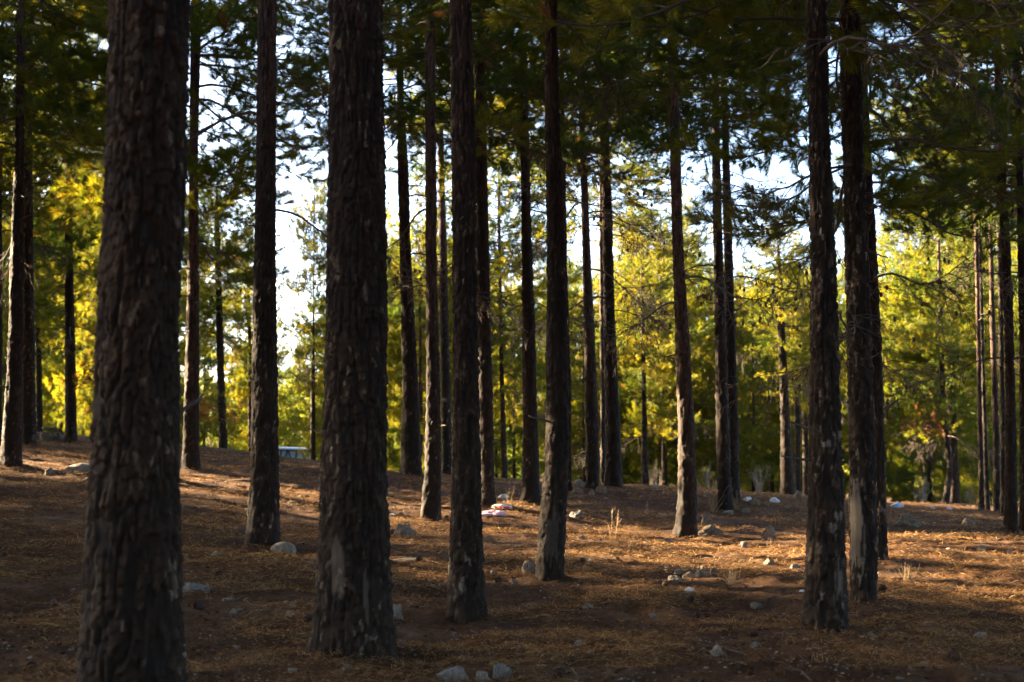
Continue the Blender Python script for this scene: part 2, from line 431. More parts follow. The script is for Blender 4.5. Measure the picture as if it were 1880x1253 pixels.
def ground_at_pixel(px, py):
    """march the view ray to the ground"""
    lo = None
    d = np.linspace(4.5, 60, 1600)
    pts = np.array([P(px, py, t) for t in d[::8]])
    g = ground(pts[:, 0], pts[:, 1], False)
    idx = np.nonzero(pts[:, 2] <= g)[0]
    if not len(idx): i = int(np.argmin(pts[:, 2] - g)); return np.array([pts[i, 0], pts[i, 1], g[i]])
    a, b = d[::8][max(idx[0] - 1, 0)], d[::8][idx[0]]
    for _ in range(12):
        mmid = .5 * (a + b); p = P(px, py, mmid)
        if p[2] <= gz(p[0], p[1]): b = mmid
        else: a = mmid
    p = P(px, py, b); p[2] = gz(p[0], p[1])
    return p

def build_ground():
    rr = np.concatenate([np.linspace(.0, 4.6, 14)[1:], np.geomspace(4.7, 45, 780), np.geomspace(46, 900, 60)])
    th = np.concatenate([np.linspace(-180, -32, 60)[:-1], np.linspace(-32, 32, 560), np.linspace(32, 180, 60)[1:-1]]) * PI / 180
    R, T = np.meshgrid(rr, th, indexing='ij')
    x, y = R * np.sin(T), R * np.cos(T)
    z = ground(x, y)
    n, k = R.shape
    v = np.stack([x, y, z], -1).reshape(-1, 3)
    i, j = np.meshgrid(np.arange(n - 1), np.arange(k), indexing='ij')
    q = np.stack([i * k + j, i * k + (j + 1) % k, (i + 1) * k + (j + 1) % k, (i + 1) * k + j], -1).reshape(-1, 4)[:, ::-1]
    c = len(v); v = np.vstack([v, [[0, 0, float(ground(np.array([0.]), np.array([0.]))[0])]]])
    jj = np.arange(k); tri = np.stack([np.full(k, c), (jj + 1) % k, jj], -1)
    me = mesh_np('ground', v, [q, tri], [M_GROUND])
    tag(link('ground', me), 'forest floor of brown needles and dusty soil', 'ground', kind='structure')
build_ground()

# ------------------------------------------------------------------ bark surface
def bark_field(u, v, circ, cw, ch, seed):
    """u angle 0..2pi, v height; returns groove 0..1, cell id random, F2-F1"""
    nc = max(6, int(round(circ / cw)))
    cu = u / (2 * PI) * nc; cv = v / ch
    cu = cu + .35 * vnoise(np.cos(u) * 3, np.sin(u) * 3, v * 7, seed + 1)
    cv = cv + .55 * vnoise(np.cos(u) * 4, np.sin(u) * 4, v * 4, seed + 2)
    i, j = np.floor(cu).astype(np.int64), np.floor(cv).astype(np.int64)
    f1 = np.full(u.shape, 9.); f2 = np.full(u.shape, 9.); cid = np.zeros(u.shape); dvv = np.zeros(u.shape)
    for a in (-1, 0, 1):
        for b in (-1, 0, 1):
            ii, jj = i + a, j + b
            iw = ii % nc
            px = ii + .1 + .8 * hash3(iw, jj, 0 * jj, seed + 3); py = jj + .1 + .8 * hash3(iw, jj, 0 * jj + 1, seed + 4)
            d = np.abs(cu - px) ** 1.6 + np.abs(cv - py) ** 1.6
            r = hash3(iw, jj, 0 * jj + 2, seed + 5)
            new = d < f1; dvv = np.where(new, cv - py, dvv)
            f2 = np.where(new, f1, np.minimum(f2, d)); cid = np.where(new, r, cid); f1 = np.where(new, d, f1)
    return sstep(.0, .16, f2 - f1), cid, dvv

def trunk_mesh(path, rad, z0, res, seed, depth=1.0, scar=None, sk=.55, zfine=6.0, upper0=4.0):
    """path: (n,3) in local space sorted by z, rad: (n,), res: fine vertex spacing in metres"""
    zs = path[:, 2]; zt = zs[-1]
    rm = float(np.interp(1.3, zs, rad)); circ = 2 * PI * rm
    nu = int(np.clip(round(circ / res), 14, 230))
    rows = np.concatenate([np.arange(-.35, min(zfine, zt), res * 1.15), np.arange(zfine, zt, max(res * 4, .10)), [zt]]) if zt > zfine else np.append(np.arange(-.35, zt, res * 1.15), zt)
    u = np.arange(nu) * 2 * PI / nu
    V, U = np.meshgrid(rows, u, indexing='ij')
    cx = np.interp(rows, zs, path[:, 0]); cy = np.interp(rows, zs, path[:, 1]); r = np.interp(rows, zs, rad)
    def smooth(a):
        k = max(1, int(.25 / (res * 1.15)))
        p = np.pad(a, k, mode='edge'); c = np.convolve(p, np.ones(2 * k + 1) / (2 * k + 1), mode='same')[k:-k]
        w = sstep(zfine - .6, zfine - .2, rows)
        return c * (1 - w) + a * w
    cx, cy, r = smooth(cx), smooth(cy), smooth(r)
    up = sstep(upper0 - 2.0, upper0 + 3, V)
    ca, sa = np.cos(U), np.sin(U)
    k1 = max(1.2, rm / .046)
    wz = V / .24 + .25 * vnoise(ca * 5, sa * 5, V * 5, seed + 1)
    f1 = np.abs(vnoise(ca * k1, sa * k1, wz, seed + 2) + .35 * vnoise(ca * k1 * 2.2, sa * k1 * 2.2, wz * 2.3, seed + 3))
    f2 = np.abs(vnoise(ca * k1 * 2.1, sa * k1 * 2.1, wz * 1.7, seed + 4) + .3 * vnoise(ca * k1 * 4, sa * k1 * 4, wz * 5, seed + 5))
    fis, fis2 = sstep(.02, .20, f1), sstep(0.02, .16, f2)
    g2, c2, o2 = bark_field(U, V, circ, .021, .058, seed + 50)
    g1, c1, o1 = bark_field(U, V, circ, .058, .17, seed)
    lam = 1 - .5 * up
    disp = .8 * depth * lam * (.019 * (fis - .7) + .006 * (fis2 - .6) * fis + .010 * (c1 - .5) * g1 - .010 * o1 * fis + .011 * (c2 - .5) * g2 * fis - .010 * o2 * fis + .006 * (g2 - .6) * fis)
    disp = disp + rm * (.045 * fbm(ca * 1.3, sa * 1.3, V * 1.1, 2, seed + 7)) + .005 * depth * vnoise(ca * 9, sa * 9, V * 14, seed + 8)
    disp = disp - np.percentile(disp, 88, axis=1, keepdims=True)
    # root flare with lobes
    lob = .5 + .5 * np.cos(5 * U + seed) * .6 + .3 * np.cos(3 * U + 2 * seed)
    disp = disp + rm * (.24 * lob * np.exp(-np.maximum(V, 0) / .14) + .03 * np.exp(-np.maximum(V, 0) / .5))
    sc = np.zeros_like(U)
    if scar is not None:
        for (ua, va, wu, wv) in scar:
            du = np.abs((U - ua + PI) % (2 * PI) - PI) * r[:, None]
            e = 1.1 + .45 * vnoise(U * 14, V * 9, 0 * U, seed) + .25 * vnoise(U * 40, V * 25, 0 * U, seed)
            m_ = (1 - sstep(.85, 1.1, np.maximum(du / wu, np.abs(V - va) / wv) * e))
            disp = disp * (1 - m_) - .006 * m_; sc = np.maximum(sc, m_)
    rr = r[:, None] + disp
    x = cx[:, None] + rr * np.cos(U); y = cy[:, None] + rr * np.sin(U)
    v = np.stack([x, y, V], -1).reshape(-1, 3)
    n, k = V.shape
    i, j = np.meshgrid(np.arange(n - 1), np.arange(k), indexing='ij')
    q = np.stack([i * k + j, i * k + (j + 1) % k, (i + 1) * k + (j + 1) % k, (i + 1) * k + j], -1).reshape(-1, 4)
    groove = fis * (.35 + .65 * fis2) * (.55 + .45 * g2)
    cell = .3 * c1 + .7 * c2
    bark = np.stack([groove, cell, up, sc * sk * (.75 + .25 * vnoise(ca * 14, sa * 14, V * 3, seed + 9))], -1)
    return mesh_np('trunk', v, [q], [M_BARK], attrs={'bark': ('FLOAT_COLOR', bark.reshape(-1, 4))})

# ------------------------------------------------------------------ crowns
def bez_branch(rng, p0, az, pitch, length, n=9, droop=.25, upturn=.5, wig=.12):
    pts = [np.array(p0, float)]; a, e = az, pitch
    for s in range(n):
        t = s / (n - 1)
        e2 = e - droop * math.sin(PI * min(t * 1.3, 1)) + upturn * max(0, t - .45)
        a += rng.normal(0, wig)
        d = np.array([math.cos(a) * math.cos(e2), math.sin(a) * math.cos(e2), math.sin(e2 + rng.normal(0, wig * .6))])
        pts.append(pts[-1] + d * length / n)
    return np.array(pts)

def crown_mesh(seed, L, R, whorl=.45, per=4, npn=38, nlen=.115, nw=.0032, prof='tall', sub_step=.16, brown=.008, bare=.25, cones=6, gap=.0, dsh=.07, leaf=None):
    rng = np.random.default_rng(seed)
    G = Geo(); sp, sd, st = [], [], []
    z = 0.0
    while z < L - .15:
        t = z / L
        if prof == 'tall': pr = .78 + .3 * min(t / .3, 1) - max(0, t - .3) / .7 * .86
        else: pr = (.62 + .55 * min(t / .35, 1)) * math.sqrt(max(.04, 1 - (max(0, t - .2) / .82) ** 2))
        tone = rng.random()
        for b in range(rng.integers(per - 1, per + 2)):
            if rng.random() < gap: continue
            az = rng.random() * 2 * PI
            ln = R * pr * rng.uniform(.55, 1.12)
            pitch = rng.uniform(-.34, .12) + .75 * max(0, t - .25)
            br = bez_branch(rng, (0, 0, z + rng.uniform(-.15, .15)), az, pitch, ln, droop=rng.uniform(.1, .4) * (1 - t), upturn=.6 + .4 * t)
            r0 = .005 + .0052 * ln
            G.tube(br, np.linspace(r0, .004, len(br)), 5, 0, cap=False)
            seg = np.linalg.norm(np.diff(br, axis=0), axis=1).cumsum(); seg = np.insert(seg, 0, 0)
            s = max(.25, bare * ln * rng.uniform(.7, 1.3)); side = 1
            btone = np.clip(tone * .5 + rng.random() * .5, 0, 1)
            while s < seg[-1]:
                p = np.array([np.interp(s, seg, br[:, c]) for c in range(3)])
                i = min(int(np.searchsorted(seg, s)), len(br) - 1)
                tv = br[i] - br[i - 1]; tv /= np.linalg.norm(tv)
                a0 = math.atan2(tv[1], tv[0]) + side * rng.uniform(.5, 1.1)
                sl = (.22 + .42 * (1 - s / seg[-1]) * min(ln, 2)) * rng.uniform(.6, 1.2)
                sb = bez_branch(rng, p, a0, rng.uniform(-.35, .35), sl, n=5, droop=.2, upturn=.7, wig=.16)
                G.tube(sb, np.linspace(.0055, .0025, len(sb)), 3, 0, cap=False)
                # shoots along the outer part of the sub-branch
                m = max(2, int(sl / dsh))
                for q in range(m):
                    f = .3 + .7 * (q + 1) / m
                    x = f * (len(sb) - 1); i0 = min(int(x), len(sb) - 2)
                    pp = sb[i0] + (sb[i0 + 1] - sb[i0]) * (x - i0)
                    dv = sb[i0 + 1] - sb[i0]; dv = dv / np.linalg.norm(dv)
                    if q < m - 1:
                        dv = dv + rng.normal(0, .55, 3) + np.array([0, 0, .25])
                    else: dv = dv + rng.normal(0, .2, 3) + np.array([0, 0, .2])
                    sp.append(pp); sd.append(dv / np.linalg.norm(dv))
                    st.append(.03 if rng.random() < brown else np.clip(.1 + .75 * btone + rng.normal(0, .13), .09, 1))
                s += sub_step * rng.uniform(.6, 1.4); side = -side
            tv = br[-1] - br[-2]; tv /= np.linalg.norm(tv)
            for q in range(3):
                dv = tv + rng.normal(0, .35, 3); sp.append(br[-1]); sd.append(dv / np.linalg.norm(dv)); st.append(np.clip(.1 + .8 * btone, .1, 1))
        z += whorl * rng.uniform(.7, 1.3)
    sp, sd, st = np.array(sp), np.array(sd), np.array(st)
    ns = len(sp)
    # shoot twigs: one thin triangle each
    sl = rng.uniform(.10, .19, ns)
    tip = sp + sd * sl[:, None]
    # needles
    k = npn
    rt = rng.random((ns, k))
    base = sp[:, None] + sd[:, None] * (sl[:, None] * (.15 + .9 * rt))[..., None]
    perp = rng.normal(0, 1, (ns, k, 3)); perp -= (perp * sd[:, None]).sum(-1, keepdims=True) * sd[:, None]
    perp /= np.linalg.norm(perp, axis=-1, keepdims=True) + 1e-9
    ang = rng.uniform(.25, .85, (ns, k))
    nd = sd[:, None] * np.cos(ang)[..., None] + perp * np.sin(ang)[..., None]
    nd[..., 2] -= .08; nd /= np.linalg.norm(nd, axis=-1, keepdims=True)
    wv = np.cross(nd, rng.normal(0, 1, (ns, k, 3))); wv /= np.linalg.norm(wv, axis=-1, keepdims=True) + 1e-9
    ln = nlen * rng.uniform(.7, 1.15, (ns, k))
    a = base - wv * nw / 2; b = base + wv * nw / 2; c = base + nd * ln[..., None]
    nv = np.stack([a, b, c], 2).reshape(-1, 3)
    ntint = np.repeat(np.clip(st[:, None] + rng.normal(0, .05, (ns, k)) * (st[:, None] > .06), .0, 1), 3)
    ntint = np.where(np.repeat(np.repeat(st, k), 3) > .06, np.maximum(ntint, .075), ntint)
    # twig triangles
    wv2 = np.cross(sd, np.array([.3, .5, .8])); wv2 /= np.linalg.norm(wv2, axis=-1, keepdims=True)
    tw = np.stack([sp - wv2 * .003, sp + wv2 * .003, tip], 1).reshape(-1, 3)
    G.add(tw, np.arange(len(tw)).reshape(-1, 3), 0)
    # cones hanging on branches
    iv, ifc = ico(1)
    pick = rng.choice(ns, min(cones, ns), replace=False)
    for i in pick:
        G.add(iv * np.array([.015, .015, .028]) + sp[i] - np.array([0, 0, .03]), ifc, 2)
    base_n = G.n
    fs, mi = [], []
    for (kk, m), l in G.f.items():
        aa = np.concatenate(l); fs.append(aa); mi.append(np.full(len(aa), m))
    fs.append(np.arange(len(nv)).reshape(-1, 3) + base_n); mi.append(np.full(len(nv) // 3, 1))
    V = np.concatenate(G.v + [nv])
    tint = np.concatenate([np.zeros(base_n), ntint])
    return mesh_np('crown', V, fs, [M_TWIG, leaf or M_NEEDLE, M_CONE], np.concatenate(mi), False, {'tint': ('FLOAT', tint)})

def dead_branch_mesh(seed, ln):
    rng = np.random.default_rng(seed); G = Geo()
    br = bez_branch(rng, (0, 0, 0), 0, rng.uniform(.0, .35), ln, n=11, droop=rng.uniform(.35, .75), upturn=rng.uniform(-.4, .5), wig=.10)
    G.tube(br, np.linspace(.008 + .005 * ln, .0035, len(br)), 6)
    seg = np.linalg.norm(np.diff(br, axis=0), axis=1).cumsum(); seg = np.insert(seg, 0, 0)
    iv, ifc = ico(1)
    def twig(p, a0, e0, l, lev):
        b = bez_branch(rng, p, a0, e0, l, n=6, droop=.35, upturn=.2, wig=.2)
        G.tube(b, np.linspace(.006 if lev == 0 else .0035, .002, len(b)), 4 if lev == 0 else 3, 0, cap=False)
        if lev < 2:
            for _ in range(rng.integers(3, 6)):
                i = rng.integers(1, len(b))
                twig(b[i], a0 + rng.uniform(-1.1, 1.1), e0 - rng.uniform(-.3, .6), l * rng.uniform(.35, .65), lev + 1)
        if rng.random() < .05:
            G.add(iv * np.array([.017, .017, .028]) + b[-1], ifc, 1)
    s = .3 * ln
    while s < seg[-1]:
        p = np.array([np.interp(s, seg, br[:, c]) for c in range(3)])
        twig(p, rng.choice([-1, 1]) * rng.uniform(.4, 1.2), rng.uniform(-.7, .2), rng.uniform(.3, .85), 0)
        s += rng.uniform(.06, .17)
    return G.build('dead_branch', [M_TWIG, M_CONE])

CROWN_TALL = [crown_mesh(100 + i, 8.0, 2.8, npn=72, nw=.0054, whorl=.40, gap=.10) for i in range(5)]           # open canopy of the tall trunks
CROWN_FULL = [crown_mesh(200 + i, 8.0, 2.9, whorl=.33, per=4, npn=66, nw=.0056, nlen=.13, bare=.08, prof='dome', sub_step=.17, cones=4, gap=.12, leaf=M_SUNNY_YOUNG) for i in range(4)]  # sunlit trees beyond the crest
DEAD_TUFT = crown_mesh(250, .5, .62, whorl=.16, per=5, npn=40, nw=.006, brown=1.0, cones=0, leaf=M_NEEDLE)   # dead needles still hanging
DEAD = [dead_branch_mesh(300 + i, 1.1 + .28 * i) for i in range(7)]

def stub_mesh(seed):
    rng = np.random.default_rng(seed); G = Geo(); l = rng.uniform(.10, .28)
    b = bez_branch(rng, (-.03, 0, 0), 0, rng.uniform(-.2, .4), l + .03, n=5, droop=.1, upturn=.1, wig=.12)
    G.tube(b, np.linspace(.014, .006, len(b)), 6)
    return G.build('branch_stub', [M_TWIG])
STUBS = [stub_mesh(340 + i) for i in range(4)]
rngT = np.random.default_rng(5)

def straight_trunk(h, r, seed, res=.05):
    zs = np.array([0, .25, 1.3, h * .5, h]); rr = np.array([r * 1.25, r * 1.06, r, r * .7, .03])
    rng = np.random.default_rng(seed)
    k = rng.normal(0, .06, (5, 2)); k[0] = 0
    return trunk_mesh(np.column_stack([k, zs]), rr, 0, res, seed, zfine=5, upper0=3.0)

def add_dead(root, path, zs, rng, az_bias=None, smin=.7, smax=1.1):
    for z in zs:
        az = rng.random() * 2 * PI if az_bias is None else az_bias + rng.normal(0, .5)
        x = np.interp(z, path[:, 2], path[:, 0]); y = np.interp(z, path[:, 2], path[:, 1])
        link('dead_branch', DEAD[rng.integers(len(DEAD))], root, (x, y, z), (0, 0, az), rng.uniform(smin, smax))

SCARS = {'E': [(4.35, .52, .045, .16), (5.15, .30, .016, .15)], 'R': [(5.25, .32, .028, .10)],
         'S': [(3.75, .62, .07, .34)], 'L': [(4.7, .38, .075, .22)]}
TREE_POS = []
for n_, (name, d, rows, label, cb, ht) in enumerate(PINES):
    rows = sorted(rows, key=lambda r: -r[0])          # bottom first
    pts = np.array([P(.5 * (a + b), y, d) for y, a, b in rows]); rad = np.array([(b - a) / 2 / F * d * math.sqrt(1 + 0) for y, a, b in rows])
    bx, by = pts[0, 0], pts[0, 1]
    g = gz(bx, by)
    if g < pts[0, 2] - .03:                            # foot hidden beyond the crest: carry the trunk down to the ground
        pts = np.vstack([[bx, by, g], pts]); rad = np.insert(rad, 0, rad[0] * 1.1)
    local = pts - np.array([bx, by, g])
    keep = local[:, 2] > .0; keep[0] = True
    local = local[keep]; rad = rad[keep]; local[0, 2] = 0
    # carry up to the top
    zl = local[-1, 2]
    if zl < ht - .5:
        k = (local[-1, :2] - local[-2, :2]) / max(.5, local[-1, 2] - local[-2, 2]) * .4
        top = np.array([*(local[-1, :2] + np.clip(k, -.04, .04) * (ht - zl)), ht])
        mid = .5 * (local[-1] + top)
        local = np.vstack([local, mid, top]); rad = np.concatenate([rad, [rad[-1] * .68, .025]])
    res = float(np.clip(.0011 * d, .0075, .035))
    zvis = EYE + (780 + 60) / F * d + .3 - g
    me = trunk_mesh(local, rad, 0, res, 1000 + 13 * n_, scar=SCARS.get(name), sk={'S': .9, 'R': .7, 'E': .42, 'L': .35}.get(name, .3), zfine=min(zvis, ht - .3), upper0={'O': 2.5, 'M': 2.5, 'G': 3, 'C': 2.5, 'I': 4.2, 'L': 4.6, 'D': 4.5, 'U1': 2, 'V1': 2, 'T': 4}.get(name, 5.5))
    root = link('pine_tree', None, loc=(bx, by, g)); tag(root, label, 'pine tree')
    link('trunk', me, root)
    rng = np.random.default_rng(700 + n_)
    sc = (ht + .5 - cb) / 8.0
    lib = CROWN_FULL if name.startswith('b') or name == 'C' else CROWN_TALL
    cx = np.interp(cb, local[:, 2], local[:, 0]); cy = np.interp(cb, local[:, 2], local[:, 1])
    wide = rng.uniform(.85, 1.1) * {'b9': .35, 'b2': .6, 'b10': .45, 'b6': .45, 'b7': .36, 'b8': .45, 'b4': .6, 'b11': .7, 'V': .7, 'b14': .7}.get(name, 1.0)
    wide *= 1.2 if d < 17 or name in ('C', 'F') else 1.0
    link('crown', lib[rng.integers(len(lib))], root, (cx, cy, cb), (0, 0, rng.random() * 6.28), (wide, wide, sc))
    nd = {'N': 8, 'M': 5, 'D': 4, 'T': 6, 'S': 3, 'R': 3, 'K': 5, 'F': 4, 'A': 4, 'C': 4, 'P': 5, 'Q': 3, 'O': 3, 'W': 4, 'J': 4, 'G': 4, 'L': 2}.get(name, 2 if d > 20 else 0)
    add_dead(root, local, rng.uniform(max(1.9, cb - 3.0), cb + .8, nd), rng)
    if name in ('b2', 'b11', 'b1'):
        row = {'b2': 752, 'b11': 775, 'b1': 690}[name]
        zz = P(0, row, d)[2] - g
        link('dead_needle_tuft', DEAD_TUFT, root, (np.interp(zz, local[:, 2], local[:, 0]) + {'b2': 0, 'b11': -.62, 'b1': .5}[name], np.interp(zz, local[:, 2], local[:, 1]) - .12, zz - .2), (0, 0, n_), (1, 1, 1 if name == 'b2' else 1.5))
    if d < 31:
        for z in rng.uniform(.9, cb, 4 if d < 12 else 6):
            x = np.interp(z, local[:, 2], local[:, 0]); y = np.interp(z, local[:, 2], local[:, 1]); rz = np.interp(z, local[:, 2], rad)
            az = rng.random() * 2 * PI
            link('branch_stub', STUBS[rng.integers(4)], root, (x + rz * .8 * math.cos(az), y + rz * .8 * math.sin(az), z), (0, rng.uniform(-.5, .3), az), rng.uniform(.6, 1.2))
    TREE_POS.append((bx, by))

# ------------------------------------------------------------------ wood beyond the crest
far_trunks = [straight_trunk(11, .09, 900), straight_trunk(11, .12, 901), straight_trunk(11, .075, 902)]
def simple_pine(x, y, h, cb, label, group, wide=1.0, full=True, rng=rngT):
    z = gz(x, y)
    root = link('pine_tree', None, loc=(x, y, z)); tag(root, label, 'pine tree', group)
    s = h / 11.0
    t = link('trunk', far_trunks[rng.integers(3)], root, (0, 0, 0), (0, 0, rng.random() * 6.28), (.7 + .3 * s, .7 + .3 * s, s * .93))
    lib = CROWN_FULL if full else CROWN_TALL
    link('crown', lib[rng.integers(len(lib))], root, (0, 0, cb), (0, 0, rng.random() * 6.28), (wide, wide, (h + .4 - cb) / 8.0))
    return root

def top_row(px):
    """how high the far wood may reach in the photograph (row), by column"""
    if px < 60: return 230
    if px < 250: return 170
    if px < 455: return 200
    if px < 520: return 420
    if px < 605: return 590
    if px < 720: return 340
    if px < 860: return 430
    if px < 1000: return 455
    if px < 1240: return 445
    if px < 1340: return 430
    if px < 1440: return 505
    if px < 1500: return 430
    if px < 1640: return 380
    return 400
AZ, EL = math.radians(25), math.radians(17)      # the low sun stands to the side, a little ahead of the camera
S = np.array([-math.cos(AZ) * math.cos(EL), math.sin(AZ) * math.cos(EL), math.sin(EL)])
# places the photograph shows in the sun: the wood has gaps toward them
LIT = []
for x0, x1, y0, y1, n in ((1180,1480,1000,1060,12),(1650,1900,1040,1125,10),(720,830,890,990,8),(340,590,870,905,8),(890,1000,944,952,2),(900,1180,978,1004,5),(0,160,850,885,4)):
    for i in range(n):
        LIT.append(ground_at_pixel(x0 + (x1 - x0) * (i + .5) / n, y0 + (y1 - y0) * ((i * .618) % 1)))
for x0, x1, y0, y1, d, n in ((1236,1250,620,960,19.6,6),(1822,1840,450,940,30,8),(334,348,450,840,25,6),(5,40,500,850,24,4),(1314,1322,650,920,25,4),(1558,1570,960,1100,11.45,4),(700,1250,430,860,50,26),(1380,1480,400,820,45,10),(1620,1800,480,800,40,12),(60,450,430,720,42,12),(60,460,60,420,31,9)):
    for i in range(n):
        LIT.append(P(x0 + (x1 - x0) * ((i * .618) % 1), y0 + (y1 - y0) * (i + .5) / n, d))
LIT += [ground_at_pixel(*q) for q in ((985,1166),(1190,1196),(1400,1222),(560,1080))]
LIT = np.array(LIT)
# places it shows in the shade
DIM = []
for x0, x1, y0, y1, n in ((0,850,1130,1250,26),(900,1880,1100,1160,18),(850,1880,1175,1250,26),(0,500,880,960,8),(300,1200,1010,1120,30),(1250,1640,1110,1200,10),(0,460,920,1100,16),(350,600,932,1000,8),(60,600,832,858,8),(1450,1880,960,1020,10),(880,1180,1010,1060,8),(600,1000,904,938,14),(1000,1240,925,938,5),(900,1170,1014,1050,6),(1000,1240,952,970,6),(560,1000,1004,1016,7),(1270,1480,930,962,7),(60,580,908,930,8)):
    for i in range(n):
        DIM.append(ground_at_pixel(x0 + (x1 - x0) * (i + .5) / n, y0 + (y1 - y0) * ((i * .618) % 1)))
for x0, x1, y0, y1, d, n in ((590,720,200,1100,9,10),(160,340,100,1100,6.3,10),(830,890,200,1000,11.1,8),(1485,1545,300,1100,9.7,8),(1000,1040,100,900,13.6,6),(1050,1500,10,260,14,12),(700,1000,10,240,17,8),(1560,1880,20,420,15,8),(460,510,100,900,16,6)):
    for i in range(n):
        DIM.append(P(x0 + (x1 - x0) * ((i * .618) % 1), y0 + (y1 - y0) * (i + .5) / n, d))
DIM = np.array(DIM)
def blocks(x, y, z, cb, h, rad, PT=None):
    """which of the listed places a crown standing here would shade"""
    PT = LIT if PT is None else PT
    rx, ry = x - PT[:, 0], y - PT[:, 1]
    ch = math.cos(EL); ux, uy = S[0] / ch, S[1] / ch
    t = rx * ux + ry * uy; off = np.abs(rx * uy - ry * ux)
    hz = PT[:, 2] + t * math.tan(EL) - z
    f = np.clip((hz - cb) / max(h - cb, .1), 0, 1)
    r = rad * (.95 - .75 * np.maximum(0, f - .3) / .7)
    return (t > 0) & (off < r) & (hz > cb - .4) & (hz < h)
placed = [tuple(p) for p in TREE_POS]
cnt = 0; tries = 0
FAR_LABEL = 'sunlit yellow-green pine in the wood beyond the crest'
while cnt < 100 and tries < 6000:
    tries += 1
    px = rngT.uniform(-260, 2140); d = rngT.uniform(42, 92) if cnt < 74 else rngT.uniform(85, 135)
    x = (px - 940) / F * d; y = d
    if any((x - a) ** 2 + (y - b) ** 2 < (2.3 if d < 85 else 2.6) ** 2 for a, b in placed): continue
    zt = P(px, top_row(px) + rngT.uniform(-25, 90), d)[2]
    h = zt - gz(x, y)
    for g0, g1, gr in ((508, 598, 575), (1345, 1440, 505), (605, 680, 400), (900, 1240, 400)):   # open sky between the crowns
        rp = 1.7 / d * F
        if px + rp > g0 and px - rp < g1: h = min(h, P(px, gr + rngT.uniform(-5, 40), d)[2] - gz(x, y))
    if h < 2.6: continue
    h = min(h, 13.5)
    # keep the car's view free
    if 430 < px < 600 and d < 80: continue
    cb = max(.3, h * rngT.uniform(.05, .22)); wd = rngT.uniform(.8, 1.2) * min(1, .55 + h / 22)
    nb = int(blocks(x, y, gz(x, y), cb, h, 2.4 * wd).sum())
    if nb > 0 and rngT.random() > .18 / nb: continue
    placed.append((x, y)); cnt += 1
    simple_pine(x, y, h, cb, FAR_LABEL, 'pines of the wood beyond the crest', wide=wd)

# pines outside the frame: they shade the floor and shut in the view for a camera that steps aside
def s_of(x, y): return y + .531 * x
SIDE_LABEL = 'tall pine of the surrounding wood just outside the photo'
LW = np.concatenate([np.full(22, 4.0), np.full(len(LIT) - 26, 1.6), np.full(4, .7)])
cand = []
for _ in range(3200):
    x = rngT.uniform(-60, -4); y = rngT.uniform(0, 66)
    if x > -.375 * y - 2.6 or not -12 < s_of(x, y) < 55: continue
    h = rngT.uniform(10.5, 14); cb = h * rngT.uniform(.22, .5); wd = rngT.uniform(.7, 1.3); z = gz(x, y)
    if any((x - a) ** 2 + (y - b) ** 2 < 2.4 ** 2 for a, b in placed): continue
    loss = (blocks(x, y, z, cb, h, 2.0 * wd) * LW).sum()
    cand.append((x, y, h, cb, wd, blocks(x, y, z, cb, h, 1.7 * wd, DIM), loss))
seen = np.zeros(len(DIM)); cnt = 0
while cnt < 74 and cand:
    gain = [(c[5] * (.3 ** seen)).sum() + .01 * c[5].sum() - c[6] for c in cand]
    i = int(np.argmax(gain)); c = cand.pop(i)
    if gain[i] < -.5: break
    if any((c[0] - a) ** 2 + (c[1] - b) ** 2 < 2.4 ** 2 for a, b in placed): continue
    seen += c[5]; placed.append(c[:2]); cnt += 1
    simple_pine(*c[:4], SIDE_LABEL, 'pines around the viewpoint', wide=c[4], full=False)
cnt = tries = 0
while cnt < 26 and tries < 9000:
    tries += 1
    y = rngT.uniform(7, 34); x = -.375 * y - 1.6 - 15 * rngT.random() ** 1.3
    if not 12 < s_of(x, y) < 27: continue
    if any((x - a) ** 2 + (y - b) ** 2 < 1.5 ** 2 for a, b in placed): continue
    h = rngT.uniform(11, 14); cb = h * rngT.uniform(.46, .58); z = gz(x, y)
    if blocks(x, y, z, cb, h, 1.7).sum() > 1 or blocks(x, y, z, cb, h, 2.4)[:22].any(): continue
    tr = blocks(x, y, z, 0, h, .30)
    if tr[:22].any() or tr.sum() > 2: continue
    placed.append((x, y)); cnt += 1
    t = simple_pine(x, y, h, cb, SIDE_LABEL, 'pines around the viewpoint', wide=.8, full=False)
    add_dead(t, np.array([[0, 0, 0], [0, 0, 10.]]), rngT.uniform(1.2, cb, 5), rngT, smin=.6, smax=1.0)
cnt = tries = 0
while cnt < 48 and tries < 9000:
    tries += 1
    a = rngT.uniform(.40, 2 * PI - .40); r = 3.2 + 26 * rngT.random() ** .75; x, y = r * math.sin(a), r * math.cos(a)
    if y > 0 and x < 0: continue
    if abs(x) < .40 * y + 4.4 and y > -1.5: continue
    if any((x - p) ** 2 + (y - q) ** 2 < 2.9 ** 2 for p, q in placed): continue
    h = rngT.uniform(10, 13); cb = h * rngT.uniform(.28, .42)
    if blocks(x, y, gz(x, y), cb, h, 2.5).any(): continue
    placed.append((x, y)); cnt += 1
    simple_pine(x, y, h, cb, SIDE_LABEL, 'pines around the viewpoint', wide=1.5, full=False)

